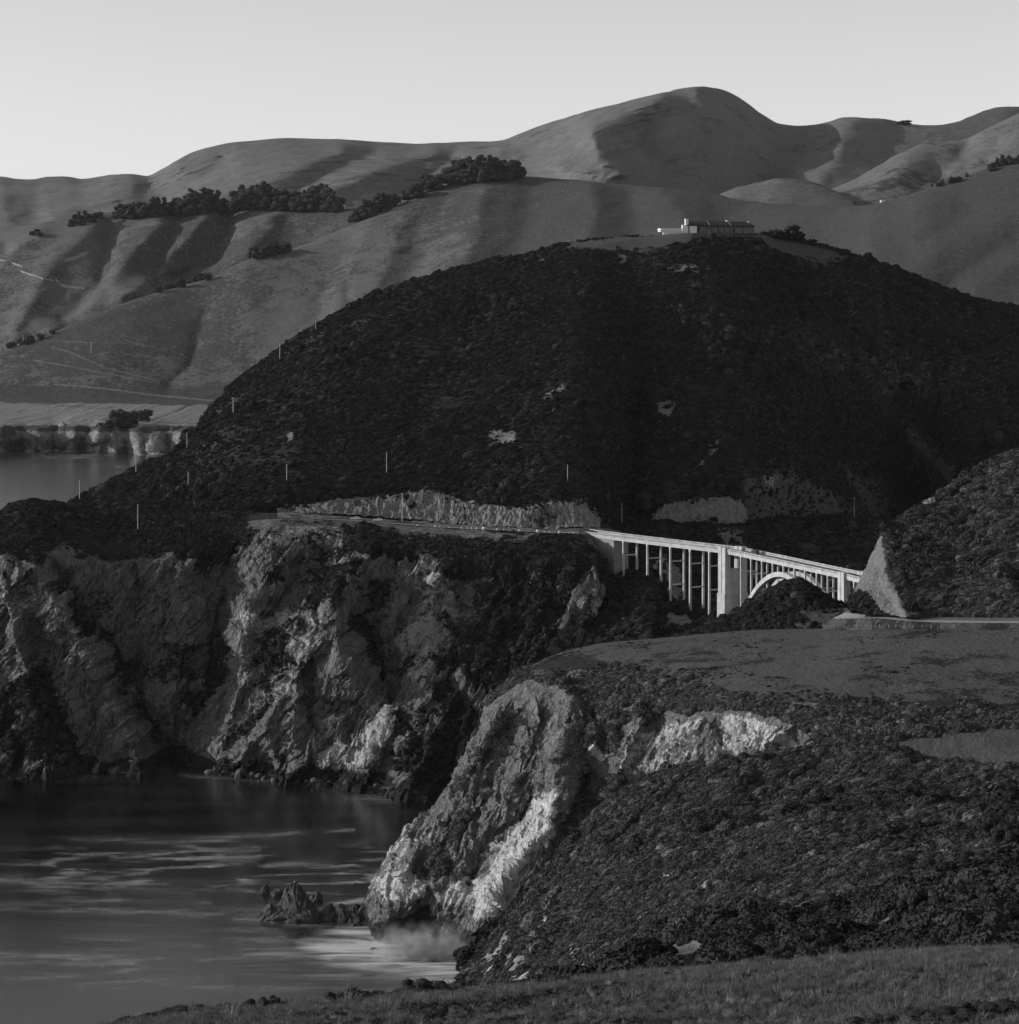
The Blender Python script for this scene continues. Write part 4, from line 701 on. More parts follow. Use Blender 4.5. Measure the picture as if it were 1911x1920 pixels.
x, y = PX(P_HILL)
x, y = PX(P_HILL); bare = np.maximum.reduce([A_HILL['rock'] * 0.85, A_HILL['dirt'] * 1.0, np.minimum(A_HILL['grass'] * 1.45, 0.88 + 0.12 * (y < 480)), pmask(x, y, [(1226, 400), (1425, 400), (1430, 446), (1226, 448)], 4)])
clump = np.clip(0.75 + 0.9 * fbm(P_HILL, 28, 4, 301), 0.15, 1.5)
scatter('chaparral', 'dark chaparral covering the big hill below the house', 'chaparral', P_HILL, np.clip(1 - bare, 0, 1) * clump, 170000, 0.48, GN_DARK, 1, 0.8, 0.0, comb=0.6)
scatter('chaparral', 'dark chaparral on the canyon wall behind the bridge', 'chaparral', P_CAN, np.clip(1 - A_CAN['rock'] - A_CAN['dirt'], 0, 1), 16000, 0.8, GN_DARK, 2, 0.9)
x, y = PX(P_CLIFF); vm = np.clip((VEG_SHADE_CLIFF - 0.5) * 3, 0, 1) * np.where(A_CLIFF['dirt'] > 0.45, 0, 1)
scatter('cliff_scrub', 'patches of dark scrub on the high sea cliff, partly standing for its shade', 'scrub', P_CLIFF, vm * np.clip(0.7 + fbm(P_CLIFF, 20, 3, 305), 0.1, 1.5), 36000, 0.5, GN_DARK, 3, 0.75, 0.1)
x, y = PX(P_HEAD); ey_ = np.interp(x, edgex, edgey); rag = np.clip(1 - np.abs(y - ey_ + 6) / 16, 0, 1) * np.clip(0.15 + fbm(P_HEAD, 9, 3, 309), 0, 1) * (x > 900); vm = np.maximum(np.clip((VEG_HEAD - 0.52) * 3.5, 0, 1), 0.5 * rag)
scatter('headland_scrub', 'scrub belt along the edge of the headland terrace and down its gullies', 'scrub', P_HEAD, vm, 32000, 0.5, GN_SCRUB, 4, 0.75, 0.1)
scatter('terrace_clumps', 'low dark clumps scattered over the headland grass', 'clumps', P_HEAD, np.clip(FLAT_HEAD, 0, 1) * np.clip(fbm(P_HEAD * np.array([0.4, 0.25, 1]), 6, 3, 311) + 0.02, 0, 1) ** 2, 1300, 0.36, GN_HERB, 5, 0.3, 0.0)
scatter('knoll_scrub', 'dark scrub on the knoll before the bridge arch', 'scrub', P_KNOLL, np.clip(1 - A_KN['grass'], 0, 1), 6000, 0.55, GN_DARK, 6, 0.85)
x, y = PX(P_RH)
scatter('hillside_scrub', 'mottled scrub on the hillside right of the road cut', 'scrub', P_RH, np.clip(1 - CUT_RH * 2.5, 0, 1), 30000, 0.52, GN_SCRUB, 7, 0.8, 0.1, comb=0.5)
scatter('cut_shadow_weeds', 'dark weeds standing in for the knoll shadow on the road cut', 'weeds', P_RH, np.clip(CUT_RH - A_RH['dirt'], 0, 1), 900, 0.5, GN_HERB, 8, 0.6)
scatter('slope_scrub', 'dense mottled scrub covering the slope in front of the headland', 'scrub', P_SLOPE, np.clip(1 - RK_SLOPE * 1.25, 0, 1) * np.clip(0.8 + 0.8 * fbm(P_SLOPE, 22, 4, 315), 0.2, 1.5), 110000, 0.44, GN_SCRUB, 9, 0.75, 0.0, top=1930, comb=0.6)
scatter('bank_scrub', 'dark scrub on the bank beyond the meadow', 'scrub', P_BANK, np.clip(1 - RK_BANK * 2.0, 0, 1) * (1 - 0.75 * A_BK['grass']), 9000, 0.6, GN_HERB, 10, 0.85, top=1960)
scatter('meadow_grass', 'dry grass tufts all over the meadow', 'grass', P_MEADOW, np.clip(GR_MEADOW - 0.15, 0.02, 1), 70000, 0.24, GN_GRASS, 12, 0.9, 0.3, 0.3, top=2000)
scatter('meadow_herbs', 'low dark herb clumps among the meadow grass', 'herbs', P_MEADOW, np.clip(0.62 - GR_MEADOW, 0, 1) + 0.02, 5200, 0.20, GN_HERB, 13, 0.5, 0.1, 0.4, top=2000)

cutP = TERR['road_cut'][0]; vv = np.linspace(0, 1, cutP.shape[0])[:, None] * np.ones(cutP.shape[:2])
scatter('cut_edge_scrub', 'scrub overhanging the rim of the long road cut', 'scrub', cutP, np.clip(0.62 - vv + 0.5 * fbm(cutP, 12, 3, 331), 0, 1) ** 2 * np.clip(0.4 + 1.6 * fbm(cutP, 18, 3, 333), 0, 1), 900, 0.55, GN_DARK, 21, 0.8)

big = np.clip(fbm(P_HILL, 40, 4, 341) * 2.0 - 0.15, 0, 1) * np.clip(1 - bare, 0, 1)
scatter('tall_chaparral', 'taller dark shrubs gathered in the folds of the big hill', 'chaparral', P_HILL, big, 4200, 1.0, GN_DARK, 31, 0.95)
scatter('tall_scrub', 'taller shrubs gathered in the folds of the scrub slope', 'scrub', P_SLOPE, np.clip(fbm(P_SLOPE, 22, 4, 343) * 2.0 - 0.1, 0, 1) * np.clip(1 - RK_SLOPE * 2, 0, 1), 3800, 0.85, GN_DARK, 33, 0.9, top=1930)
scatter('tall_scrub', 'taller shrubs scattered over the hillside beside the bare cut', 'scrub', P_RH, np.clip(fbm(P_RH, 18, 4, 345) * 2.0, 0, 1) * np.clip(1 - CUT_RH * 3, 0, 1), 900, 1.0, GN_DARK, 35, 0.9)
# ------------------------------------------------------------------ things
def ordinal(n):
    w = ['first', 'second', 'third', 'fourth', 'fifth', 'sixth', 'seventh', 'eighth', 'ninth', 'tenth', 'eleventh', 'twelfth', 'thirteenth', 'fourteenth', 'fifteenth', 'sixteenth', 'seventeenth', 'eighteenth', 'nineteenth', 'twentieth']
    if n <= 20: return w[n - 1]
    t = {2: 'twenty', 3: 'thirty', 4: 'forty', 5: 'fifty'}[n // 10]
    return ({20: 'twentieth', 30: 'thirtieth', 40: 'fortieth', 50: 'fiftieth'}[n] if n % 10 == 0 else t + '-' + w[n % 10 - 1])
def ground(P, px, py):
    """nearest visible point of a surface grid to a photo pixel"""
    x, y = PX(P); d = (x - px) ** 2 + (y - py) ** 2 + 0.02 * np.maximum(0, P[..., 1] - P[..., 1].min()); i = np.argmin(d); return P.reshape(-1, 3)[i].copy()

# ---------------- bridge
M_CONC = plain('bridge_concrete', 0.42, 0.85, 0.22, 0.3)
M_ASPH = plain('asphalt', 0.085, 0.9, 0.2, 0.5)
def build_bridge():
    WL = np.array([(1283.0, 30.0), (1267.0, 41.0), (1252.5, 51.2), (1223.0, 72.2), (1193.0, 93.6), (1160.0, 107.0), (1125.0, 119.8), (1091.0, 132.2), (1068.0, 139.5), (1045.0, 145.5)])   # distance, sideways offset of the seaward rail
    Yd = np.linspace(1283, 1045, 400); Xd = pchip(-WL[:, 0], WL[:, 1:2], -Yd)[:, 0]
    sx = np.concatenate([[0], np.cumsum(np.hypot(np.diff(Xd), np.diff(Yd)))])
    pxs = CX + F * Xd / Yd
    def at(s):   # seaward edge point, direction along, direction to the landward side
        i = np.interp(s, sx, np.arange(400)); X, Y = np.interp(s, sx, Xd), np.interp(s, sx, Yd)
        a, b_ = np.interp(s - 3, sx, Xd), np.interp(s - 3, sx, Yd); c_, d_ = np.interp(s + 3, sx, Xd), np.interp(s + 3, sx, Yd)
        t = Vector((c_ - a, d_ - b_, 0)).normalized(); return Vector((X, Y, 0)), t, Vector((-t.y, t.x, 0))
    s_of = lambda px: float(np.interp(px, pxs, sx))
    ZD, WID = 85.2, 9.2
    root = empty('bridge', (113.5, 1141.0, 0)); tag(root, 'white concrete arch bridge with tall columns spanning the canyon', 'bridge')
    off = Vector((113.5, 1141.0, 0))
    def P3(s, e, z): p, t, n_ = at(s); q = p + n_ * e - off; return (q.x, q.y, z)
    def ribbon(mb, s0, s1, e0, e1, z0, z1, step=4.0):
        k = max(1, int((s1 - s0) / step)); ss = np.linspace(s0, s1, k + 1)
        for a_, b_ in zip(ss[:-1], ss[1:]):
            mb.hexa([P3(a_, e0, z0), P3(b_, e0, z0), P3(b_, e1, z0), P3(a_, e1, z0)], [P3(a_, e0, z1), P3(b_, e0, z1), P3(b_, e1, z1), P3(a_, e1, z1)])
    SN, SS = s_of(1357), s_of(1581); S1 = sx[-1] - 2
    mb = MB(); ribbon(mb, 4, S1, 0.0, WID, ZD - 0.55, ZD - 0.02); deck = mb.build('deck', M_CONC, root)
    mb = MB(); ribbon(mb, 4, S1, 0.9, WID - 0.9, ZD - 0.018, ZD + 0.03); mb.build('roadway', M_ASPH, deck)
    for e in (0.25, WID - 0.85): mb = MB(); ribbon(mb, 4, S1, e, e + 0.6, ZD - 1.3, ZD - 0.552); mb.build('girder', M_CONC, root)
    cols_n = [s_of(v) for v in (1167, 1212, 1255, 1292, 1328)]; foot_n = [(1167, 1092), (1212, 1098), (1255, 1142), (1292, 1154), (1328, 1165)]
    cols_a = [s_of(v) for v in (1386.7, 1405.6, 1425.9, 1446, 1466.2, 1486.7, 1507, 1528.5, 1549.1, 1570.2)]
    cols_s = [SS + 9, SS + 20]
    # parapets
    for e0, e1 in ((-0.05, 0.30), (WID - 0.30, WID + 0.05)):
        rail = MB(); ribbon(rail, 0, S1, e0, e1, ZD + 0.86, ZD + 1.10); rr = rail.build('railing', M_CONC, root)
        k = MB(); ribbon(k, 0, S1, e0, e1, ZD - 0.018, ZD + 0.26); k.build('kerb', M_CONC, rr)
        b_ = MB()
        for s in np.arange(1.0, S1, 0.75): b_.box(P3(s, (e0 + e1) / 2, ZD + 0.56), (0.3, 0.22, 0.59), math.atan2(at(s)[1].y, at(s)[1].x))
        b_.build('baluster_row', M_CONC, rr)['kind'] = 'stuff'
        for s in [2.0] + cols_n + cols_a + [v - 4.6 for v in cols_a[1:]] + cols_s:
            q = MB(); q.box(P3(s, (e0 + e1) / 2, ZD + 0.57), (0.62, 0.5, 1.3), math.atan2(at(s)[1].y, at(s)[1].x)); q.build('railing_post', M_CONC, rr)
    def column(s, e, z0, z1, w=0.85, d=0.7, taper=1.2, name='column'):
        p, t, n_ = at(s); mb = MB(); c_ = Vector(P3(s, e, 0))
        def quad(z, k): return [tuple(c_ + t * (a_ * d / 2 * k) + n_ * (b_ * w / 2 * k) + Vector((0, 0, z))) for a_, b_ in ((-1, -1), (1, -1), (1, 1), (-1, 1))]
        mb.hexa(quad(z0, taper), quad(z1 - 1.2, 1.0)); mb.hexa(quad(z1 - 1.197, 1.0), [tuple(c_ + t * (a_ * d * 1.05) + n_ * (b_ * w / 2) + Vector((0, 0, z1))) for a_, b_ in ((-1, -1), (1, -1), (1, 1), (-1, 1))])
        return mb.build(name, M_CONC, root)
    def strut(s, z): mb = MB(); t = at(s)[1]; mb.box(P3(s, WID / 2, z), (0.5, WID - 2.0, 0.55), math.atan2(t.y, t.x)); mb.build('cross_beam', M_CONC, root)
    ztop = ZD - 1.302
    for s, (fx, fy) in zip(cols_n, foot_n):
        p = at(s)[0]; zb = CAMZ - (fy - HY) * p.y / F
        column(s, 0.7, zb - 6, ztop); column(s, WID - 0.7, zb - 2, ztop); strut(s, ztop - 6.5)
        if ztop - zb > 16: strut(s, ztop - 17)
    SC = (SN + SS) / 2; HALF = (SS - SN) / 2 - 2.6
    crown, rise = ZD - 4.0, 37.0
    zrib = lambda s: crown - rise * ((s - SC) / HALF) ** 2
    for s in cols_a:
        for e in (0.8, WID - 0.8): column(s, e, zrib(s) - 0.3, ztop, 0.7, 0.6, 1.05)
        if zrib(s) < ztop - 9: strut(s, ztop - 6.5)
    for s in cols_s:
        for e in (0.7, WID - 0.7): column(s, e, 52, ztop)
    for e in (-0.2, WID - 2.0):
        mb = MB(); ss = np.linspace(SC - HALF, SC + HALF, 37)
        for a_, b_ in zip(ss[:-1], ss[1:]):
            ta, tb = 2.0 + 1.2 * abs((a_ - SC) / HALF) ** 2, 2.0 + 1.2 * abs((b_ - SC) / HALF) ** 2
            za, zb = zrib(a_), zrib(b_)
            mb.hexa([P3(a_, e, za - ta), P3(b_, e, zb - tb), P3(b_, e + 2.2, zb - tb), P3(a_, e + 2.2, za - ta)], [P3(a_, e, za), P3(b_, e, zb), P3(b_, e + 2.2, zb), P3(a_, e + 2.2, za)])
        mb.build('arch_rib', M_CONC, root)
    for f_ in (-0.75, -0.5, -0.25, 0.25, 0.5, 0.75):
        s = SC + f_ * HALF; t = at(s)[1]; mb = MB(); mb.box(P3(s, WID / 2, zrib(s) - 1.2), (1.0, WID - 3.8, 1.4), math.atan2(t.y, t.x)); mb.build('rib_brace', M_CONC, root)
    # the two big piers: paired pylons with a recessed wall between, stepped wider below
    for s in (SN, SS):
        pier = empty('pier', (0, 0, 0)); pier.parent = root
        p, t, n_ = at(s); rz = math.atan2(t.y, t.x)
        for e in (0.35, WID - 0.35):
            for dt_ in (-1.55, 1.55):
                mb = MB(); c_ = Vector(P3(s + dt_, e, 0)); 
                mb.box((c_.x, c_.y, (ZD + 1.5 + 66.5) / 2), (2.6, 2.8, ZD + 1.5 - 66.5), rz); mb.box((c_.x, c_.y, (66.495 + 30) / 2), (3.05, 3.6, 36.495), rz)
                mb.build('pylon', M_CONC, pier)
            mb = MB(); c_ = Vector(P3(s, e, 0)); mb.box((c_.x, c_.y, (ZD + 1.35 + 30) / 2), (1.6, 2.2, ZD + 1.35 - 30), rz); mb.build('pylon_web', M_CONC, pier)
        mb = MB(); c_ = Vector(P3(s, WID / 2, 0)); mb.box((c_.x, c_.y, (ZD - 8 + 30) / 2), (3.2, WID - 3.6, ZD - 8 - 30), rz); mb.build('pier_wall', M_CONC, pier)
    # abutment with wing walls at the far end
    mb = MB(); ribbon(mb, 6, s_of(1150), 0.4, WID - 0.4, 66, ZD - 1.51, 6); ab = mb.build('abutment', plain('abutment_concrete', 0.24, 0.9, 0.2, 0.2), root)  # darker concrete than the rest of the bridge
    mb = MB(); ribbon(mb, 0.2, 5.9, -0.3, 0.25, 72, ZD - 0.03, 3); mb.build('wing_wall', M_CONC, ab)
    mb = MB(); ribbon(mb, 0.2, 5.9, WID - 0.25, WID + 0.3, 72, ZD - 0.03, 3); mb.build('wing_wall', M_CONC, ab)
    return at, s_of, ZD, WID
BR_AT, BR_S, BR_Z, BR_W = build_bridge()

# ---------------- roads
M_ROAD = plain('road_asphalt', 0.10, 0.9, 0.2, 0.4); M_SHOULDER = plain('gravel_shoulder', 0.24, 0.95, 0.25, 0.8); M_LINE = plain('faded_road_paint', 0.5, 0.8, 0.15, 1.0)
def strip(name, a, b, nu, mat, lift, label):
    P = loft([a, b], nu, 6); P[..., 2] += lift; o = grid_mesh(name, P, None, mat); o['kind'] = 'structure'; o['label'] = label; o['category'] = 'road'; return o
ra, rb = np.array(R1[9:15], float), np.array(R2[9:15], float)
strip('coast_road', blend(ra, rb, 0.22, 0.22), blend(ra, rb, 0.78, 0.78), 200, M_ROAD, 0.45, 'coast road running below the long fluted cut to the bridge')
strip('road_shoulder', blend(ra, rb, 0.80, 0.80), blend(ra, rb, 0.97, 0.97), 200, M_SHOULDER, 0.40, 'pale gravel shoulder along the outer edge of the coast road')
q0 = [(1585, 1143, 992), (1640, 1150, 972), (1700, 1155, 960), (1760, 1157, 955), (1850, 1158, 948), (2010, 1158, 938)]
q1 = [(1585, 1148, 986), (1640, 1155, 966), (1700, 1160, 954), (1760, 1163, 949), (1850, 1164, 942), (2010, 1165, 932)]
q2 = [(1560, 1160, 984), (1640, 1159, 962), (1700, 1164, 950), (1760, 1167, 945), (1850, 1168, 938), (2010, 1169, 928)]
q3 = [(1540, 1180, 982), (1640, 1182, 956), (1700, 1184, 946), (1760, 1185, 940), (1850, 1186, 932), (2010, 1187, 922)]
strip('coast_road', q0, q1, 160, M_ROAD, 0.0, 'coast road passing the foot of the bare cut at the right edge')
strip('road_shoulder', q1, q2, 160, M_SHOULDER, 0.0, 'pale gravel shoulder beside the road at the right edge')
Pb = loft([q2, blend(q2, q3, 0.5, 0.4), q3], 200, 40); Pb = Pb + normals(Pb) * (0.35 * fbm(Pb, 5, 4, 401))[..., None]
place('road_bank', Pb, attrs(Pb, grass=np.clip(0.6 + 0.6 * fbm(Pb, 12, 3, 402), 0, 1)), M_HEAD, 'grassy bank under the road at the right edge')

# ---------------- cars
M_CARW = plain('white_car_paint', 0.7, 0.35, 0.03, 1.0, 0.5); M_CARD = plain('dark_car_paint', 0.05, 0.35, 0.05, 1.0, 0.5); M_GLASS = plain('dark_glass', 0.02, 0.1, 0.1, 1.0, 0.5); M_TYRE = plain('tyre_rubber', 0.02, 0.8, 0.1, 3.0); M_CHROME = plain('light_metal', 0.5, 0.4, 0.1, 1.0)
def car(name, loc, rz, label, paint, van=False):
    root = empty(name, loc, rz); tag(root, label, 'car' if not van else 'van', 'vehicles on the coast road')
    prof = [(-2.3, 0.35), (-2.32, 0.75), (-2.15, 0.95), (-0.95, 1.02), (1.5, 1.02), (2.2, 0.95), (2.3, 0.7), (2.28, 0.35)] if not van else [(-2.3, 0.35), (-2.32, 0.95), (-2.1, 1.15), (-1.5, 1.2), (2.2, 1.2), (2.3, 0.9), (2.28, 0.35)]
    def slab(mb, pr, w0, w1):
        n_ = len(pr); mb.add([(x_, -w0, z_) for x_, z_ in pr] + [(x_, w0, z_) for x_, z_ in pr], [tuple(range(n_)), tuple(range(n_, 2 * n_))[::-1]] + [(k, n_ + k, n_ + (k + 1) % n_, (k + 1) % n_) for k in range(n_)])
    mb = MB(); slab(mb, prof, 0.88, 0.88); body = mb.build('body', paint, root)
    cab = [(-0.9, 1.025), (-0.35, 1.46), (1.1, 1.48), (1.75, 1.025)] if not van else [(-1.45, 1.205), (-1.05, 1.9), (2.1, 1.95), (2.2, 1.205)]
    mb = MB(); slab(mb, cab, 0.76, 0.7); cb = mb.build('cabin', paint, root)
    zc = (cab[0][1] + cab[1][1]) / 2
    for sgn in (-1, 1):
        for x0, x1 in ((-0.45, 0.35), (0.45, 1.2)): mb = MB(); mb.box(((x0 + x1) / 2, sgn * 0.772, zc), (x1 - x0, 0.02, 0.3)); mb.build('side_window', M_GLASS, cb)
        for xw in (-1.45, 1.4):
            mb = MB(); mb.tube((xw, sgn * 0.70, 0.33), (xw, sgn * 0.90, 0.33), 0.33, 0.33, 14); wh = mb.build('wheel', M_TYRE, root)
            mb = MB(); mb.tube((xw, sgn * 0.901, 0.33), (xw, sgn * 0.915, 0.33), 0.2, 0.18, 12); mb.build('hub', M_CHROME, wh)
        mb = MB(); mb.box((-2.31, sgn * 0.6, 0.75), (0.06, 0.3, 0.16)); mb.build('headlight', M_CHROME, body)
    mb = MB(); mb.hexa([(cab[0][0] - 0.02, -0.68, cab[0][1] + 0.03), (cab[0][0] - 0.02, 0.68, cab[0][1] + 0.03), (cab[1][0] - 0.02, 0.6, cab[1][1] - 0.03), (cab[1][0] - 0.02, -0.6, cab[1][1] - 0.03)], [(cab[0][0] + 0.03, -0.68, cab[0][1] + 0.03), (cab[0][0] + 0.03, 0.68, cab[0][1] + 0.03), (cab[1][0] + 0.03, 0.6, cab[1][1] - 0.03), (cab[1][0] + 0.03, -0.6, cab[1][1] - 0.03)]); mb.build('windscreen', M_GLASS, cb)
    return root
def on_road(px, t=0.5):
    m_ = blend(ra, rb, t, t); py = np.interp(px, m_[:, 0], m_[:, 1]); D = np.interp(px, m_[:, 0], m_[:, 2]); p = W(px, py, D); p[2] += 0.47; return tuple(p)
car('parked_car', on_road(667, 0.72), 0.05, 'smaller white car parked nearer the dark cliff top on the coast road', M_CARW)
car('parked_car', on_road(709, 0.72), 0.03, 'longer white car parked nearer the bridge on the coast road', M_CARW)
p, t, n_ = BR_AT(BR_S(1394)); c_ = p + n_ * (BR_W * 0.62)
car('delivery_van', (c_.x, c_.y, BR_Z + 0.04), math.atan2(t.y, t.x), 'dark van driving over the bridge beside the far railing', M_CARD, True)

# ---------------- boulders along the road edge
M_STONE = plain('pale_boulder_stone', 0.55, 0.9, 0.25, 1.5); M_DSTONE = plain('dark_wet_stone', 0.07, 0.7, 0.4, 0.7)
def stone_mesh(seed, nm='boulder'):
    bm = bmesh.new(); bmesh.ops.create_icosphere(bm, subdivisions=3, radius=1.0)
    co = np.array([v.co[:] for v in bm.verts]); d = 1 + 0.28 * fbm(co + seed * 7.7, 1.2, 2, seed) + 0.22 * facets(co[:, 0] + co[:, 1] * 0.5 + seed, co[:, 2] + seed, 0.7, seed)
    for v, k in zip(bm.verts, d): v.co = v.co * float(k)
    me = bpy.data.meshes.new(nm); bm.to_mesh(me); bm.free(); return me
STONES = [stone_mesh(k) for k in range(6)]
bx_ = [(905, 297, 10), (1003, 310, 12), (1030, 313, 8), (1080, 315, 7), (1150, 316, 7), (1185, 322, 8), (1207, 327, 11), (1235, 327, 10), (1275, 327, 22), (1350, 335, 12), (1385, 337, 8), (1475, 347, 14), (1580, 353, 20), (1615, 352, 9), (1645, 351, 9), (1700, 350, 16), (1735, 350, 7), (1755, 350, 7), (1775, 350, 7)]
for k, (bx, by, w) in enumerate(bx_):
    px = 480 + bx / 2.986; p = on_road(px, 0.97); s = w / 2.986 / 2 * p[1] / F
    o = link('boulder', STONES[k % 6], None, M_STONE); o.location = (p[0], p[1], p[2] + s * 0.3); o.scale = (s * 1.15, s, s * 0.85); o.rotation_euler = (0.3 * k, 0.2 * k, 1.3 * k)
    tag(o, f'{ordinal(k + 1)} pale boulder from the parked cars lining the road edge' if k != 8 else 'biggest pale boulder standing on the outer edge of the coast road', 'boulder', 'boulders along the road edge')

# ---------------- utility poles
M_POLE = plain('weathered_pole_wood', 0.42, 0.9, 0.15, 2.0)
def pole(p, h, label, arm=False, r=0.16, nm='utility_pole', group='utility poles along the coast line'):
    root = empty(nm, tuple(p)); tag(root, label, 'pole', group)
    mb = MB(); mb.tube((0, 0, -1.5), (0, 0, h), r * 1.15, r * 0.8, 10); mb.build('shaft', M_POLE, root)
    mb = MB(); mb.box((0, 0, h - 0.5), (2.2 if arm else 1.5, 0.14, 0.14), 0.2 if arm else 1.35); cr = mb.build('crossarm', M_POLE, root)
    for e in (-1, 1): mb = MB(); a_ = 0.2 if arm else 1.35; l_ = 0.95 if arm else 0.65; mb.tube((math.cos(a_) * e * l_, math.sin(a_) * e * l_, h - 0.43), (math.cos(a_) * e * l_, math.sin(a_) * e * l_, h - 0.22), 0.05, 0.04, 6); mb.build('insulator', M_GLASS, cr)
    return root
PL = [(591, 601, 620, P_HILL, 'topmost utility pole on the left outline of the dark hill'), (524, 643, 674, P_HILL, 'second highest utility pole on the left outline of the dark hill'), (436, 745, 777, P_HILL, 'utility pole just inside the hill outline level with the shelf field'),
      (351, 811, 842, P_HILL, 'utility pole on the hill outline in front of the far low cliffs'), (254, 853, 889, P_HILL, 'utility pole standing against the far bay water'), (148, 900, 936, P_HILL, 'lowest utility pole on the outline, at the left foot of the hill'),
      (352, 884, 912, P_HILL, 'utility pole on the lower left face of the hill'), (539, 870, 903, P_HILL, 'utility pole low on the hill above the bare cliff top'), (724, 847, 886, P_HILL, 'utility pole midway along the foot of the hill above the parked cars'),
      (1066, 872, 904, P_HILL, 'utility pole on the hill near the bridge above the fluted cut'), (258, 946, 994, P_CLIFF, 'tall utility pole on the left bluff above the shaded cliff'), (755, 926, 978, P_CLIFF, 'tall utility pole beside the coast road in front of the fluted cut'),
      (1166, 943, 986, P_CAN, 'dark slim utility pole at the far end of the bridge'), (171, 640, 662, TERR['ridge_flank'][0], 'small far utility pole on the grassy ridge flank'), (44, 628, 646, TERR['ridge_flank'][0], 'small far utility pole near the left edge by the far trees')]
for px, y0, y1, grid, lab in PL:
    p = ground(grid, px, y1); h = (y1 - y0) * p[1] / F; pole(p, h, lab, r=0.17 if p[1] < 2000 else 0.4)
p = ground(P_CAN, 1601, 972); pole(p, 39 * p[1] / F, 'utility pole with a wide crossarm beside the old road beyond the bridge', True)

# ---------------- fence by the right-hand road
M_FENCE = plain('grey_fence_wood', 0.30, 0.95, 0.2, 3.0)
fr = empty('wire_fence', tuple(W(1640, 1182, 958))); tag(fr, 'low post and wire fence below the road at the right edge', 'fence')
fp = []
for px in (1545, 1564, 1583, 1607, 1633, 1650, 1666, 1681, 1697, 1712, 1728, 1745, 1765, 1790):
    p = ground(Pb, px, 1178); q = p - np.array(fr.location); fp.append(q)
    mb = MB(); mb.tube((q[0], q[1], q[2] - 0.4), (q[0], q[1], q[2] + 1.35), 0.10, 0.08, 7); mb.build('post', M_FENCE, fr)
for zz in (0.6, 1.1):
    mb = MB()
    for a_, b_ in zip(fp[:-1], fp[1:]): mb.tube((a_[0], a_[1], a_[2] + zz), (b_[0], b_[1], b_[2] + zz), 0.012, 0.012, 4)
    mb.build('wire', M_FENCE, fr)

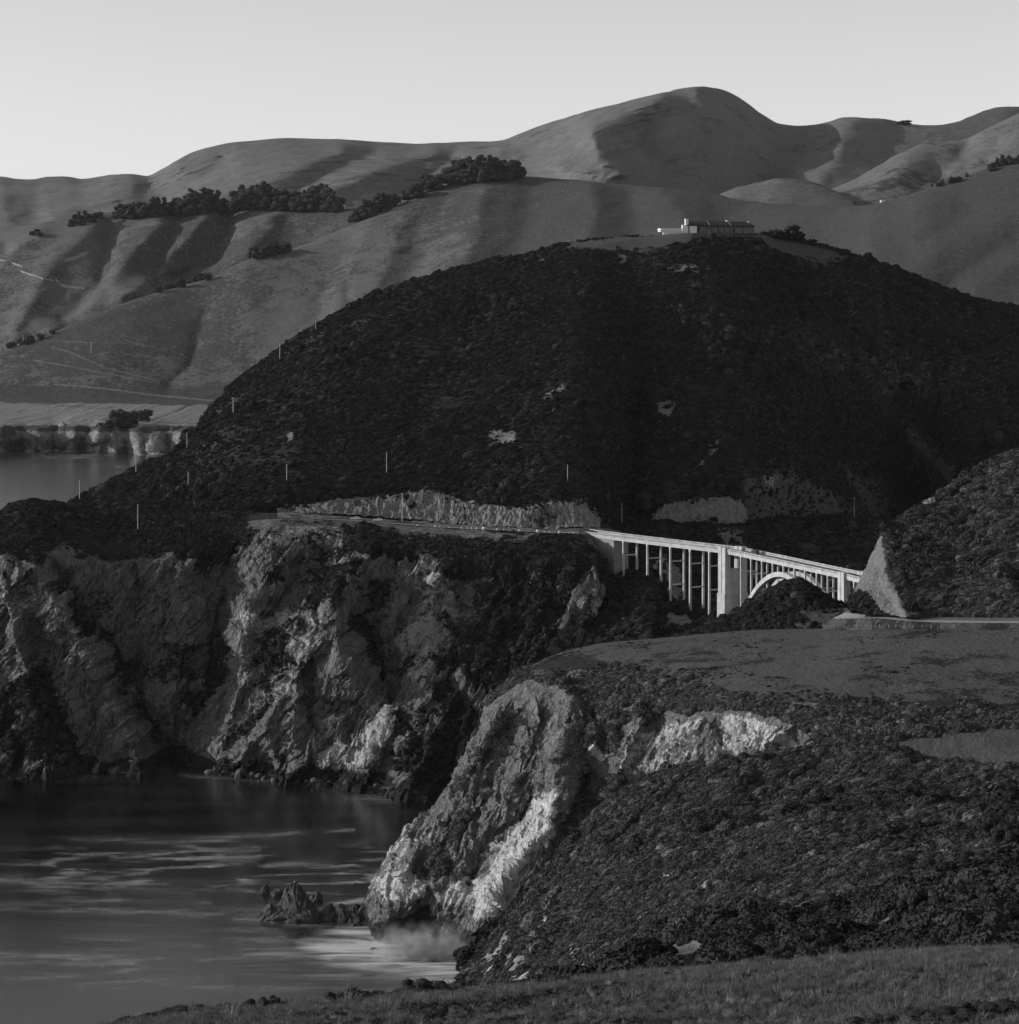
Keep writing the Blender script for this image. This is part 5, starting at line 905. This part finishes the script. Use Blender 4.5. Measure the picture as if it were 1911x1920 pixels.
# ---------------- house on the hill
def house():
    M_WALL = plain('white_house_wall', 0.72, 0.8, 0.05, 0.5); M_ROOF = plain('dark_roof_shingle', 0.025, 0.9, 0.3, 1.5); M_TRIM = plain('pale_house_trim', 0.22, 0.8, 0.1, 0.8); M_DARKW = plain('dark_timber_wall', 0.05, 0.9, 0.2, 0.8)
    D = 1703.0; k = D / F; base = W(1347, 436, D); base[2] -= 1.6
    root = empty('house', tuple(base), math.radians(12)); tag(root, 'long low white house with chimneys on top of the dark hill', 'house')
    X = lambda px: (px - 1347) * k; Z = lambda py: (436 - py) * k + 1.6
    wl, wr, dep = X(1289), X(1416), 10.0; eave = Z(423.5); ridge = Z(415.5)
    mb = MB(); mb.box(((wl + wr) / 2, dep / 2, eave / 2 - 1), (wr - wl, dep, eave + 2)); wall = mb.build('wall', M_DARKW, root)
    mb = MB(); mb.add([(wl - 0.06, -0.1, -1), (wl - 0.06, dep + 0.1, -1), (wl - 0.06, dep + 0.1, eave), (wl - 0.06, dep / 2, ridge - 0.4), (wl - 0.06, -0.1, eave)] + [(wl - 0.5, -0.1, -1), (wl - 0.5, dep + 0.1, -1), (wl - 0.5, dep + 0.1, eave), (wl - 0.5, dep / 2, ridge - 0.4), (wl - 0.5, -0.1, eave)],
           [(0, 1, 2, 3, 4), (9, 8, 7, 6, 5), (0, 5, 6, 1), (1, 6, 7, 2), (2, 7, 8, 3), (3, 8, 9, 4), (4, 9, 5, 0)]); mb.build('gable_wall', M_WALL, root)
    mb = MB(); e = 1.1; mb.add([(wl - 0.9, -e, eave - 0.1), (wr + 0.8, -e, eave - 0.1), (wr - 3.5, dep / 2, ridge), (wl - 0.9, dep / 2, ridge), (wl - 0.9, dep + e, eave - 0.1), (wr + 0.8, dep + e, eave - 0.1)] + [(wl - 0.9, -e, eave + 0.15), (wr + 0.8, -e, eave + 0.15), (wr - 3.5, dep / 2, ridge + 0.25), (wl - 0.9, dep / 2, ridge + 0.25), (wl - 0.9, dep + e, eave + 0.15), (wr + 0.8, dep + e, eave + 0.15)],
           [(0, 1, 2, 3), (3, 2, 5, 4), (1, 5, 2), (6, 9, 8, 7), (9, 10, 11, 8), (7, 8, 11), (0, 6, 7, 1), (4, 5, 11, 10), (0, 3, 9, 6), (3, 4, 10, 9), (1, 7, 11, 5)]); roof = mb.build('roof', M_ROOF, root)
    def ch(px, w, y0, y1, yy, dd=1.2):
        mb = MB(); mb.box((X(px), yy, (Z(y0) + Z(y1)) / 2), (w * k, dd, Z(y0) - Z(y1))); c_ = mb.build('chimney', M_WALL, root); mb = MB(); mb.box((X(px), yy, Z(y0) + 0.152), (w * k + 0.4, dd + 0.4, 0.3)); mb.build('cap', M_TRIM, c_)
    ch(1286, 5.5, 410.5, 437, 1.0, 2.2); ch(1368, 3.2, 412.5, 420, 5.0); ch(1410, 3.2, 414.5, 421, 5.0)
    mb = MB(); mb.box((X(1280.5), 1.4, (Z(422) - 1) / 2), (5.5 * k, 2.4, Z(422) + 1)); mb.build('chimney_base', M_WALL, root)
    for px in (1312, 1320, 1331, 1339, 1349, 1360, 1371, 1374, 1379, 1398, 1406, 1416): mb = MB(); mb.box((X(px), -0.7, eave / 2 - 0.65), (0.35, 0.35, eave + 1.1)); mb.build('porch_post', M_TRIM, root)
    for x0, x1 in ((1310, 1319), (1323, 1331), (1334, 1346), (1351, 1358), (1362, 1369), (1381, 1396), (1399, 1415)):
        mb = MB(); mb.box(((X(x0) + X(x1)) / 2, -0.06, eave * 0.5), (X(x1) - X(x0), 0.1, eave * 0.62)); w_ = mb.build('window', M_GLASS, root)
        mb = MB(); mb.box(((X(x0) + X(x1)) / 2, -0.13, eave * 0.5 + eave * 0.33), (X(x1) - X(x0) + 0.2, 0.12, 0.14)); mb.build('frame', M_TRIM, w_)
    mb = MB(); mb.box((X(1298), -0.35, eave / 2 - 0.6), (4.6, 0.5, eave + 1.0)); mb.build('entrance_wall', M_WALL, root)
    for px in (1330, 1371):
        mb = MB(); y0 = -e; mb.hexa([(X(px) - .2, -e, eave + 0.2), (X(px) + .2, -e, eave + 0.2), (X(px) + .2, dep / 2, ridge + 0.3), (X(px) - .2, dep / 2, ridge + 0.3)], [(X(px) - .2, -e, eave + 0.4), (X(px) + .2, -e, eave + 0.4), (X(px) + .2, dep / 2, ridge + 0.5), (X(px) - .2, dep / 2, ridge + 0.5)]); mb.build('roof_seam', M_TRIM, roof)
    # terrace wing towards the sea
    x0, x1 = X(1235), X(1277.5)
    mb = MB(); mb.box(((x0 + x1) / 2, 3.0, Z(433.8)), (x1 - x0, 7.0, 0.7)); tr = mb.build('terrace', M_WALL, root)
    mb = MB(); mb.box(((x0 + x1) / 2, -0.42, Z(430.4)), (x1 - x0, 0.12, 1.1)); mb.build('balustrade', M_WALL, tr)
    mb = MB(); mb.box((x0 - 0.06, 3.0, Z(430.4)), (0.12, 7.0, 1.1)); mb.build('balustrade', M_WALL, tr)
    mb = MB(); mb.box(((X(1250) + x1) / 2, 3.4, (Z(435.0) - 3) / 2), (x1 - X(1250), 6.0, Z(435) + 3)); mb.build('terrace_wall', M_WALL, tr)
    mb = MB(); mb.box((X(1243), 0.6, (Z(435.0) - 4) / 2), (2.0, 1.4, Z(435) + 4)); mb.build('terrace_pillar', M_WALL, tr)
house()

# ---------------- trees and bushes
def leaf_cloud(name, lumps, leaves, leaf, seed, squash=1.0):
    """crown of noisy lumps wrapped in loose leaf sprays; lumps: (x,y,z,r)"""
    rng = np.random.default_rng(seed); bm = bmesh.new()
    for k, (x0, y0, z0, r) in enumerate(lumps):
        res = bmesh.ops.create_icosphere(bm, subdivisions=2, radius=1.0); vs_ = res['verts']
        co = np.array([v.co[:] for v in vs_]); d = 1 + 0.45 * fbm(co + k * 5.1 + seed, 0.7, 2, seed + k)
        for v, q in zip(vs_, d): v.co = Vector((x0, y0, z0)) + Vector((v.co.x, v.co.y, v.co.z * squash)) * float(q * r * 0.88)
    V = []; Fc = []
    for _ in range(leaves):
        x0, y0, z0, r = lumps[rng.integers(len(lumps))]; d = rng.standard_normal(3); d /= np.linalg.norm(d); c_ = np.array([x0, y0, z0]) + d * r * np.array([1, 1, squash]) * (0.82 + 0.4 * rng.random())
        a_, b_ = rng.standard_normal(3), rng.standard_normal(3); a_ *= leaf / np.linalg.norm(a_); b_ *= 0.6 * leaf / np.linalg.norm(b_)
        n0 = len(V); V += [tuple(c_ - a_), tuple(c_ + b_), tuple(c_ + a_), tuple(c_ - b_)]; Fc.append((n0, n0 + 1, n0 + 2, n0 + 3))
    me2 = bpy.data.meshes.new('tmp'); me2.from_pydata(V, [], Fc); bm.from_mesh(me2); bpy.data.meshes.remove(me2)
    me = bpy.data.meshes.new(name); bm.to_mesh(me); bm.free(); return me
M_PINE = plain('pine_needles', 0.03, 0.95, 0.4, 0.3, 0.1); M_BARK = plain('bark', 0.09, 0.95, 0.3, 2.0)
def trunk_mesh(h, r, lean, limbs, seed):
    rng = np.random.default_rng(seed); mb = MB(); mb.tube((0, 0, -0.06 * h), (lean * 0.4, 0, h * 0.5), r, r * 0.75, 8); mb.tube((lean * 0.4, 0, h * 0.495), (lean, 0, h * 0.9), r * 0.74, r * 0.3, 8)
    for k in range(limbs):
        z = h * (0.3 + 0.5 * rng.random()); a_ = 6.28 * rng.random(); l_ = h * (0.12 + 0.14 * rng.random()); mb.tube((lean * z / h, 0, z), (lean * z / h + l_ * math.cos(a_), l_ * math.sin(a_), z + l_ * 0.5), r * 0.35, r * 0.12, 6)
    return mb.mesh('trunk', True)
def conifer_variant(seed):
    rng = np.random.default_rng(seed); lumps = []; lean = 0.05 * rng.standard_normal()
    wide = 0.16 + 0.10 * rng.random(); low = 0.12 + 0.15 * rng.random()
    for k in range(15):
        z = low + (0.97 - low) * (k + 0.5) / 15; sp = wide * (1.25 - z) * (0.6 + 0.8 * rng.random()); a_ = 6.28 * rng.random(); lumps.append((lean * z + sp * math.cos(a_), sp * math.sin(a_), z - 0.04, 0.05 + 0.14 * (1.1 - z) * (0.6 + 0.8 * rng.random())))
    return leaf_cloud('crown', lumps, 260, 0.035, seed, 0.9), trunk_mesh(1.0, 0.022, lean, 5, seed)
def round_variant(seed):
    rng = np.random.default_rng(seed); lumps = []
    for k in range(30):
        a_ = 6.28 * rng.random(); rr = 0.32 * math.sqrt(rng.random()); z = 0.16 + 0.66 * rng.random() * (1 - 0.6 * rr); lumps.append((rr * math.cos(a_), rr * math.sin(a_), z, 0.11 + 0.09 * rng.random()))
    return leaf_cloud('crown', lumps, 300, 0.04, seed, 0.85), trunk_mesh(0.8, 0.03, 0.02, 5, seed)
CON = [conifer_variant(700 + k) for k in range(7)]; RND = [round_variant(740 + k) for k in range(5)]
def tree(p, h, var, label, group, name='conifer', wide=1.0, rot=0.0, mat=None):
    root = empty(name, tuple(p), rot); root.scale = (h * wide, h * wide, h); tag(root, label, 'tree', group)
    link('crown', var[0], root, mat or M_PINE); link('trunk', var[1], root, M_BARK); return root
rngT = np.random.default_rng(77)
RID, FLK = TERR['wooded_ridge'][0], TERR['ridge_flank'][0]
groves = [('small clump at the ridge\'s left end', RID, [(130, 424), (185, 412)], 8, (16, 22), 0), ('low clump before the long conifer row', RID, [(214, 408), (260, 406)], 7, (16, 26), 0), ('dark grove starting the long ridge row', RID, [(266, 404), (312, 404)], 7, (24, 34), 0),
          ('shaded grove left of the ridge house', RID, [(318, 404), (425, 398)], 14, (24, 40), 0), ('tallest grove beside the ridge house', RID, [(440, 390), (540, 394)], 20, (32, 46), 0), ('dense grove at the middle of the ridge', RID, [(545, 394), (636, 394)], 18, (30, 40), 0),
          ('grove right of the ridge gap', FLK, [(652, 400), (742, 385)], 15, (24, 34), 0), ('rounded pair below the crest grove', FLK, [(757, 376), (782, 368)], 4, (22, 30), 1), ('steps under the crest grove', FLK, [(797, 358), (816, 352)], 3, (26, 34), 1),
          ('high grove on the ridge crest', FLK, [(830, 344), (978, 333)], 30, (22, 44), 0), ('dark clump midway down the ridge', FLK, [(473, 486), (536, 474)], 9, (16, 24), 1), ('gully thicket below the middle ridge', FLK, [(295, 545), (395, 522)], 8, (10, 18), 1),
          ('tiny group near the left end of ridge', RID, [(58, 440), (78, 438)], 3, (9, 13), 1), ('sparse row on the right skyline slope', FLK, [(1745, 352), (1815, 330)], 7, (9, 14), 0), ('dark row at the right edge slope', FLK, [(1855, 318), (1911, 302)], 8, (14, 20), 0), ('thicket by the far left road', FLK, [(20, 650), (100, 628)], 7, (9, 16), 1)]
for gname, grid, ln, n_, (h0, h1), kind in groves:
    for k in range(n_):
        t_ = (k + 0.5 * rngT.random()) / max(1, n_ - 0.5); px = ln[0][0] + (ln[1][0] - ln[0][0]) * t_; py = ln[0][1] + (ln[1][1] - ln[0][1]) * t_ + rngT.uniform(-3, 5)
        p = ground(grid, px, py); h = 1.2 * rngT.uniform(h0, h1) * p[1] / F; bulge = 1.0 if kind else 0.75 + 0.35 * math.sin(math.pi * t_)
        var = RND[rngT.integers(5)] if kind or rngT.random() < 0.3 else CON[rngT.integers(7)]
        tree(p - np.array([0, 0, 1.0]), h * bulge, var, f'{ordinal(k + 1)} dark tree from the left in the {gname}', gname, 'conifer' if not kind else 'round_tree', 1.35 if not kind else 1.2, 6.28 * rngT.random())
p = ground(TERR['mountains'][0], 1700, 235); tree(p, 13 * p[1] / F, RND[0], 'lone round tree on the skyline saddle right of the peak', None, 'round_tree', 2.0); p = ground(TERR['mountains'][0], 1684, 234); tree(p, 8 * p[1] / F, RND[1], 'small tree beside the lone skyline tree', None, 'round_tree', 1.8)
SHF = TERR['coastal_shelf'][0]
for px, py, hh, wd, v, lab in ((222, 800, 44, 1.0, 0, 'tallest cypress of the clump on the shelf field'), (244, 797, 34, 1.15, 1, 'middle cypress of the clump on the shelf field'), (271, 790, 29, 1.35, 2, 'separate round cypress at the right of the shelf clump'), (205, 803, 22, 1.2, 3, 'low cypress at the seaward end of the shelf clump'), (188, 803, 12, 1.5, 4, 'smallest bush-like cypress by the shelf cliff edge'), (234, 802, 26, 1.4, 2, 'low dark cypress in front of the shelf clump')):
    p = ground(SHF, px, py); tree(p - np.array([0, 0, 1.5]), hh * p[1] / F, RND[v], lab, 'cypress clump on the shelf field', 'cypress', wd, 1.1 * v)
for px, py, hh, wd, v, lab in ((1453, 446, 16, 1.9, 0, 'low dense tree nearest the house on the hilltop'), (1484, 452, 28, 1.3, 1, 'tallest wind-bent tree right of the hilltop house'), (1497, 455, 20, 1.5, 3, 'tree leaning right beside the tallest hilltop tree'), (1468, 450, 15, 1.6, 2, 'small dark tree between the hilltop trees'), (1524, 462, 13, 1.6, 4, 'small bush-like tree farthest from the hilltop house')):
    p = ground(P_HILL, px, py); tree(p - np.array([0, 0, 0.4]), 1.35 * hh * p[1] / F, RND[v], lab, 'trees beside the hilltop house', 'hilltop_tree', 0.8 * wd, 0.7 * v)
# small far houses on the ridge and by the far road
def cottage(px, py, w, h, grid, label):
    p = ground(grid, px, py); k = p[1] / F; root = empty('cottage', tuple(p), 0.3); tag(root, label, 'house', 'far houses on the ridge'); W_, H_ = w * k, h * k
    mb = MB(); mb.box((0, 0, H_ * 0.3), (W_, W_ * 0.6, H_ * 0.6 + 1)); mb.build('wall', M_CARW, root)
    mb = MB(); y_ = W_ * 0.34; x_ = W_ * 0.54; z0, z1 = H_ * 0.6 + 0.52, H_ + 0.5; mb.add([(-x_, -y_, z0), (x_, -y_, z0), (x_, y_, z0), (-x_, y_, z0), (-x_, 0, z1), (x_, 0, z1)], [(0, 1, 5, 4), (2, 3, 4, 5), (0, 4, 3), (1, 2, 5), (3, 2, 1, 0)]); mb.build('roof', M_STONE, root)
    for e in (-0.28, 0.0, 0.28): mb = MB(); mb.box((e * W_, -W_ * 0.305, H_ * 0.32), (W_ * 0.14, 0.2, H_ * 0.26)); mb.build('window', M_GLASS, root)
cottage(438, 387, 17, 9, RID, 'white cottage half hidden by the tallest ridge grove'); cottage(640, 388, 14, 9, RID, 'pale cottage in the gap of the ridge trees'); cottage(35, 634, 10, 6, FLK, 'tiny white cottage by the far trees at the left edge'); cottage(1655, 379, 8, 4, FLK, 'tiny white building on the saddle road at the right')
# retaining wall of the far road
M_FARWALL = plain('far_road_stone', 0.2, 0.9, 0.2, 0.1)
for nm, a_ in (('upper', [(-40, 478), (0, 487), (25, 494), (45, 500)]), ('middle', [(40, 508), (60, 515), (80, 522), (100, 526)]), ('lower', [(106, 522), (112, 531), (130, 536), (160, 540)])):
    top_ = [ground(RID, x_, y_) for x_, y_ in a_]; mb = MB()
    for q, r_ in zip(top_[:-1], top_[1:]): mb.hexa([(q[0], q[1] - 6, q[2] - 6), (r_[0], r_[1] - 6, r_[2] - 6), (r_[0], r_[1] + 3, r_[2] - 6), (q[0], q[1] + 3, q[2] - 6)], [(q[0], q[1] - 3, q[2] + 1), (r_[0], r_[1] - 3, r_[2] + 1), (r_[0], r_[1] + 3, r_[2] + 1), (q[0], q[1] + 3, q[2] + 1)])
    o = mb.build('retaining_wall', M_FARWALL); tag(o, f'{nm} pale retaining wall of the far road on the left ridge', 'wall', 'far road walls')

# ---------------- bushes on the meadow edge and the bank
def bush_variant(seed, flat):
    rng = np.random.default_rng(seed); lumps = []
    for k in range(34):
        a_ = 6.28 * rng.random(); rr = 0.44 * math.sqrt(rng.random()); lumps.append((rr * math.cos(a_), rr * math.sin(a_), 0.03 + (0.36 * (1 - 1.7 * rr) + 0.08) * rng.random(), 0.075 + 0.07 * rng.random()))
    return leaf_cloud('foliage', lumps, 3600, 0.016, seed, flat)
BSH = [bush_variant(800 + k, 0.85) for k in range(6)]
def stem_mesh(seed):
    rng = np.random.default_rng(seed); mb = MB()
    for k in range(5): a_ = 6.28 * rng.random(); mb.tube((0.03 * math.cos(a_), 0.03 * math.sin(a_), -0.15), (0.25 * math.cos(a_), 0.25 * math.sin(a_), 0.25), 0.016, 0.008, 5)
    return mb.mesh('stem')
STM = [stem_mesh(k) for k in range(3)]
def bush(p, w, h, v, label, group=None):
    root = empty('bush', tuple(p), 1.7 * v); root.scale = (w, w, h * 1.55); tag(root, label, 'bush', group); link('foliage', BSH[v % 6], root, M_BUSH); link('stem', STM[v % 3], root, M_BARK)
fg = [(498, 1884, 52, 24, 'lone round dark bush on the meadow edge against the sea'), (655, 1872, 72, 26, 'humped dark bush left of the broad meadow-edge bush'), (712, 1868, 66, 14, 'low flat dark bush trailing between two humped bushes'), (790, 1866, 84, 28, 'broad humped dark bush on the meadow edge before the surf'), (740, 1872, 50, 14, 'small low bush tucked before the broad humped bush'),
      (365, 1900, 90, 14, 'long low dark bush at the left end of the meadow edge'), (430, 1896, 70, 12, 'low bush in the grass left of the lone round bush'), (860, 1858, 60, 16, 'dark bush where the meadow edge meets the scrub slope'), (930, 1852, 66, 15, 'dark bush right of the meadow-edge gap'), (1050, 1840, 80, 16, 'long dark bush under the foot of the scrub slope'),
      (560, 1884, 40, 10, 'tiny dark bush right of the lone round bush'), (300, 1908, 60, 12, 'leftmost scruffy bush on the meadow corner')]
for k, (px, py, w, h, lab) in enumerate(fg):
    crest_i = np.argmin(np.abs(PX(P_MEADOW)[0][48] - px)); col_ = P_MEADOW[:, crest_i]; ci = int(np.argmin(PX(col_)[1][:110])); p = col_[min(ci + 2, len(col_) - 1)]; kk = p[1] / F; bush(p - np.array([0, 0, 0.15]), 1.5 * w * kk, 2.0 * h * kk, k, lab, 'dark bushes on the meadow edge')
bk = [(1165, 1830, 90, 40), (1230, 1800, 80, 44), (1215, 1830, 100, 40), (1345, 1770, 60, 40), (1385, 1775, 80, 46), (1410, 1750, 60, 40), (1440, 1745, 60, 34), (1480, 1800, 120, 40), (1540, 1796, 120, 46), (1600, 1792, 110, 44), (1655, 1782, 100, 40), (1500, 1752, 70, 34), (1560, 1745, 70, 34), (1610, 1735, 80, 40), (1660, 1720, 110, 56), (1720, 1700, 120, 60), (1780, 1690, 90, 40), (1720, 1772, 120, 40), (1790, 1765, 120, 40), (1850, 1760, 120, 44), (1900, 1752, 110, 40), (1830, 1700, 70, 34), (1870, 1680, 90, 44), (1905, 1700, 80, 36), (1120, 1840, 80, 30), (1270, 1815, 90, 30), (1330, 1805, 80, 26), (1420, 1800, 90, 36), (1860, 1560, 90, 50), (1895, 1580, 100, 60), (1880, 1530, 90, 40)]
for k, (px, py, w, h) in enumerate(bk):
    gridb = P_BANK if py > 1620 else P_SLOPE; p = ground(gridb, px, py); kk = p[1] / F
    bush(p - np.array([0, 0, 0.3]), 0.8 * w * kk, 1.2 * h * kk, k + 2, f'{ordinal(k + 1)} big dark bush counted along the bank beyond the meadow' if py > 1620 else f'{["lower", "middle", "upper"][k % 3]} dark bush beside the pale outcrop at the right edge', 'big dark bushes on the bank')
# big bushes on the right end of the meadow
for k, (px, py, w, h) in enumerate(((1660, 1925, 150, 40), (1760, 1915, 170, 50), (1850, 1912, 170, 60), (1905, 1905, 150, 60), (1270, 1925, 130, 26), (1400, 1900, 70, 14), (1560, 1897, 60, 12), (1100, 1922, 90, 14))):
    p = ground(P_MEADOW, px, py); kk = p[1] / F; bush(p - np.array([0, 0, 0.15]), w * kk, h * kk, k + 1, f'{ordinal(k + 1)} low scruffy bush in the grass of the near meadow', 'low bushes in the near meadow')

# ---------------- rocks in the sea
M_STACK = terrain_mat('sea_stack_rock', 0.03, 0.075, 0.25, bumpd=0.5, brock=0.20, cracks=0.5)
def crag(blocks, seed, name='sea_rock', sub=5):
    """jagged rock: overlapping angular blocks (x, y, z, rx, ry, rz, lean) in one mesh"""
    bm = bmesh.new()
    for k, (x0, y0, z0, rx, ry, rz, lean) in enumerate(blocks):
        vs_ = bmesh.ops.create_icosphere(bm, subdivisions=sub, radius=1.0)['verts']; co = np.array([v.co[:] for v in vs_]); sd = seed * 13 + k * 7
        d = 1 + 0.22 * fbm(co + sd, 0.9, 3, sd) + 0.26 * facets(co[:, 0] + 0.4 * co[:, 1] + sd, 0.7 * co[:, 2] + 0.5 * co[:, 1], 0.62, sd) + 0.12 * facets(co[:, 0] - 0.5 * co[:, 2], co[:, 1] + co[:, 2] + sd, 0.33, sd + 5) + 0.12 * fbm(co + sd, 0.22, 3, sd + 9)
        taper = 1 - 0.26 * np.clip(co[:, 2], -0.2, 1)
        co = co * d[:, None]; co = np.stack([co[:, 0] * rx * taper + lean * np.maximum(co[:, 2], 0) * rz, co[:, 1] * ry * taper, co[:, 2] * rz], -1) + np.array([x0, y0, z0])
        for v, c_ in zip(vs_, co): v.co = Vector(c_)
    me = bpy.data.meshes.new(name); bm.to_mesh(me); bm.free()
    z = np.array([v.co.z for v in me.vertices]); h = z.max(); zz = np.zeros(len(z))
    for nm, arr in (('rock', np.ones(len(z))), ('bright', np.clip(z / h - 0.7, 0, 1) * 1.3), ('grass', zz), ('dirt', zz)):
        at = me.attributes.new(nm, 'FLOAT', 'POINT'); at.data.foreach_set('value', arr.astype(np.float32))
    return me
def sea_rock(px0, px1, base, top, label, seed, two=False):
    D = DZ(base, 0.0) + 3; k = D / F; w = (px1 - px0) * k / 2; h = (base - top) * k
    bl = [(0, 0, 0, w, w * 0.7, h * 0.95, 0.12)] if not two else [(-0.35 * w, 0, 0, w * 0.6, w * 0.6, h, 0.1), (0.45 * w, 0, 0, w * 0.55, w * 0.5, h * 0.7, -0.1)]
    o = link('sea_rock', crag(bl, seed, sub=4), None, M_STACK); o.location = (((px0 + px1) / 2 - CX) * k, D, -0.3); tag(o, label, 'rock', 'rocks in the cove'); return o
D_ = DZ(1729, 0) + 4; k_ = D_ / F; u_ = k_
bl = [(18 * u_, 0, 6 * u_, 26 * u_, 26 * u_, 60 * u_, -0.10), (-4 * u_, 2, 4 * u_, 22 * u_, 20 * u_, 52 * u_, 0.16), (40 * u_, -1, 0, 24 * u_, 22 * u_, 44 * u_, -0.05), (-30 * u_, 0, 0, 30 * u_, 24 * u_, 26 * u_, 0.2), (5 * u_, -3, 0, 52 * u_, 26 * u_, 22 * u_, 0.0), (-48 * u_, 0, -1, 16 * u_, 10 * u_, 10 * u_, 0.3)]
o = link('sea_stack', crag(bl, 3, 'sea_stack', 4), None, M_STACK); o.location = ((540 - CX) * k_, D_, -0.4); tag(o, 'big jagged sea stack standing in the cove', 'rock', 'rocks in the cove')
for k, (a_, b_, c_, d_, lab) in enumerate(((485, 506, 1679, 1659, 'small pointed rock behind the big sea stack'), (506, 531, 1684, 1668, 'low rock touching the back of the big sea stack'), (577, 607, 1693, 1674, 'dark rock behind the right shoulder of the big stack'), (597, 635, 1729, 1700, 'triangular rock just right of the big stack'), (630, 663, 1733, 1703, 'two-humped rock between the triangular rock and the headland'), (653, 680, 1739, 1722, 'rounded rock washed by foam near the headland'), (628, 649, 1703, 1696, 'flat rock awash behind the triangular rock'), (655, 679, 1710, 1694, 'dark rock close behind the two-humped rock'), (667, 696, 1722, 1702, 'dark rock leaning against the headland foot'), (658, 671, 1662, 1657, 'tiny rock awash farthest behind the stack'), (692, 709, 1784, 1779, 'tiny rock awash in the surf below the headland'))):
    sea_rock(a_, b_, c_, d_, lab, 20 + k, k == 4)
rngB = np.random.default_rng(5)
for k in range(26):
    px = 392 + k * 15 + rngB.uniform(-5, 5); py = float(np.interp(px, [390, 500, 560, 650, 740, 800], [1446, 1460, 1467, 1474, 1485, 1492])) + rngB.uniform(0, 3); D = DZ(py, 0); s = rngB.uniform(1.0, 2.6)
    o = link('shore_boulder', STONES[k % 6], None, M_DSTONE); o.location = ((px - CX) / F * D, D, s * 0.1); o.scale = (s * 1.3, s, s * 0.8); o.rotation_euler = (k, 2 * k, 3 * k)
    if len(o.data.materials): o.material_slots[0].link = 'OBJECT'; o.material_slots[0].material = M_DSTONE
    tag(o, f'{ordinal(k + 1)} wet dark boulder from the left along the far cove shore', 'boulder', 'boulders along the cove shore')

# ---------------- spray at the foot of the headland
def spray():
    c_ = W(790, 1778, DZ(1790, 0) - 2); mb = MB(); mb.box((c_[0], c_[1] - 2, 6.0), (30, 12, 12.6))
    m = bpy.data.materials.new('surf_spray_mist'); m.use_nodes = True; nt = m.node_tree; nt.nodes.clear()
    tc = N(nt, 'ShaderNodeTexCoord'); sp = N(nt, 'ShaderNodeSeparateXYZ'); nt.links.new(tc.outputs['Generated'], sp.inputs[0])
    nz = N(nt, 'ShaderNodeTexNoise'); nt.links.new(tc.outputs['Object'], nz.inputs['Vector']); nz.inputs['Scale'].default_value = 0.3; nz.inputs['Detail'].default_value = 3
    def hump(s_, lo_, hi_): # 1 in the middle, 0 at the faces
        d_ = math_(nt, 'ABSOLUTE', math_(nt, 'SUBTRACT', s_, 0.5)); return math_(nt, 'SUBTRACT', 1.0, math_(nt, 'MULTIPLY', math_(nt, 'MULTIPLY', d_, d_), 4.0), True)
    up = math_(nt, 'SUBTRACT', 0.95, sp.outputs[2], True)
    d = math_(nt, 'MULTIPLY', math_(nt, 'MULTIPLY', hump(sp.outputs[0], 0, 1), hump(sp.outputs[1], 0, 1)), math_(nt, 'MULTIPLY', up, up))
    d = math_(nt, 'MULTIPLY', d, math_(nt, 'MULTIPLY', math_(nt, 'SUBTRACT', nz.outputs['Fac'], 0.38, True), 4.2))
    v = N(nt, 'ShaderNodeVolumePrincipled'); v.inputs['Color'].default_value = g(0.95); nt.links.new(d, v.inputs['Density'])
    o_ = N(nt, 'ShaderNodeOutputMaterial'); nt.links.new(v.outputs[0], o_.inputs['Volume'])
    o = mb.build('surf_spray', m); tag(o, 'white spray rising where the surf strikes the headland', 'spray', kind='stuff')
spray()
haze()
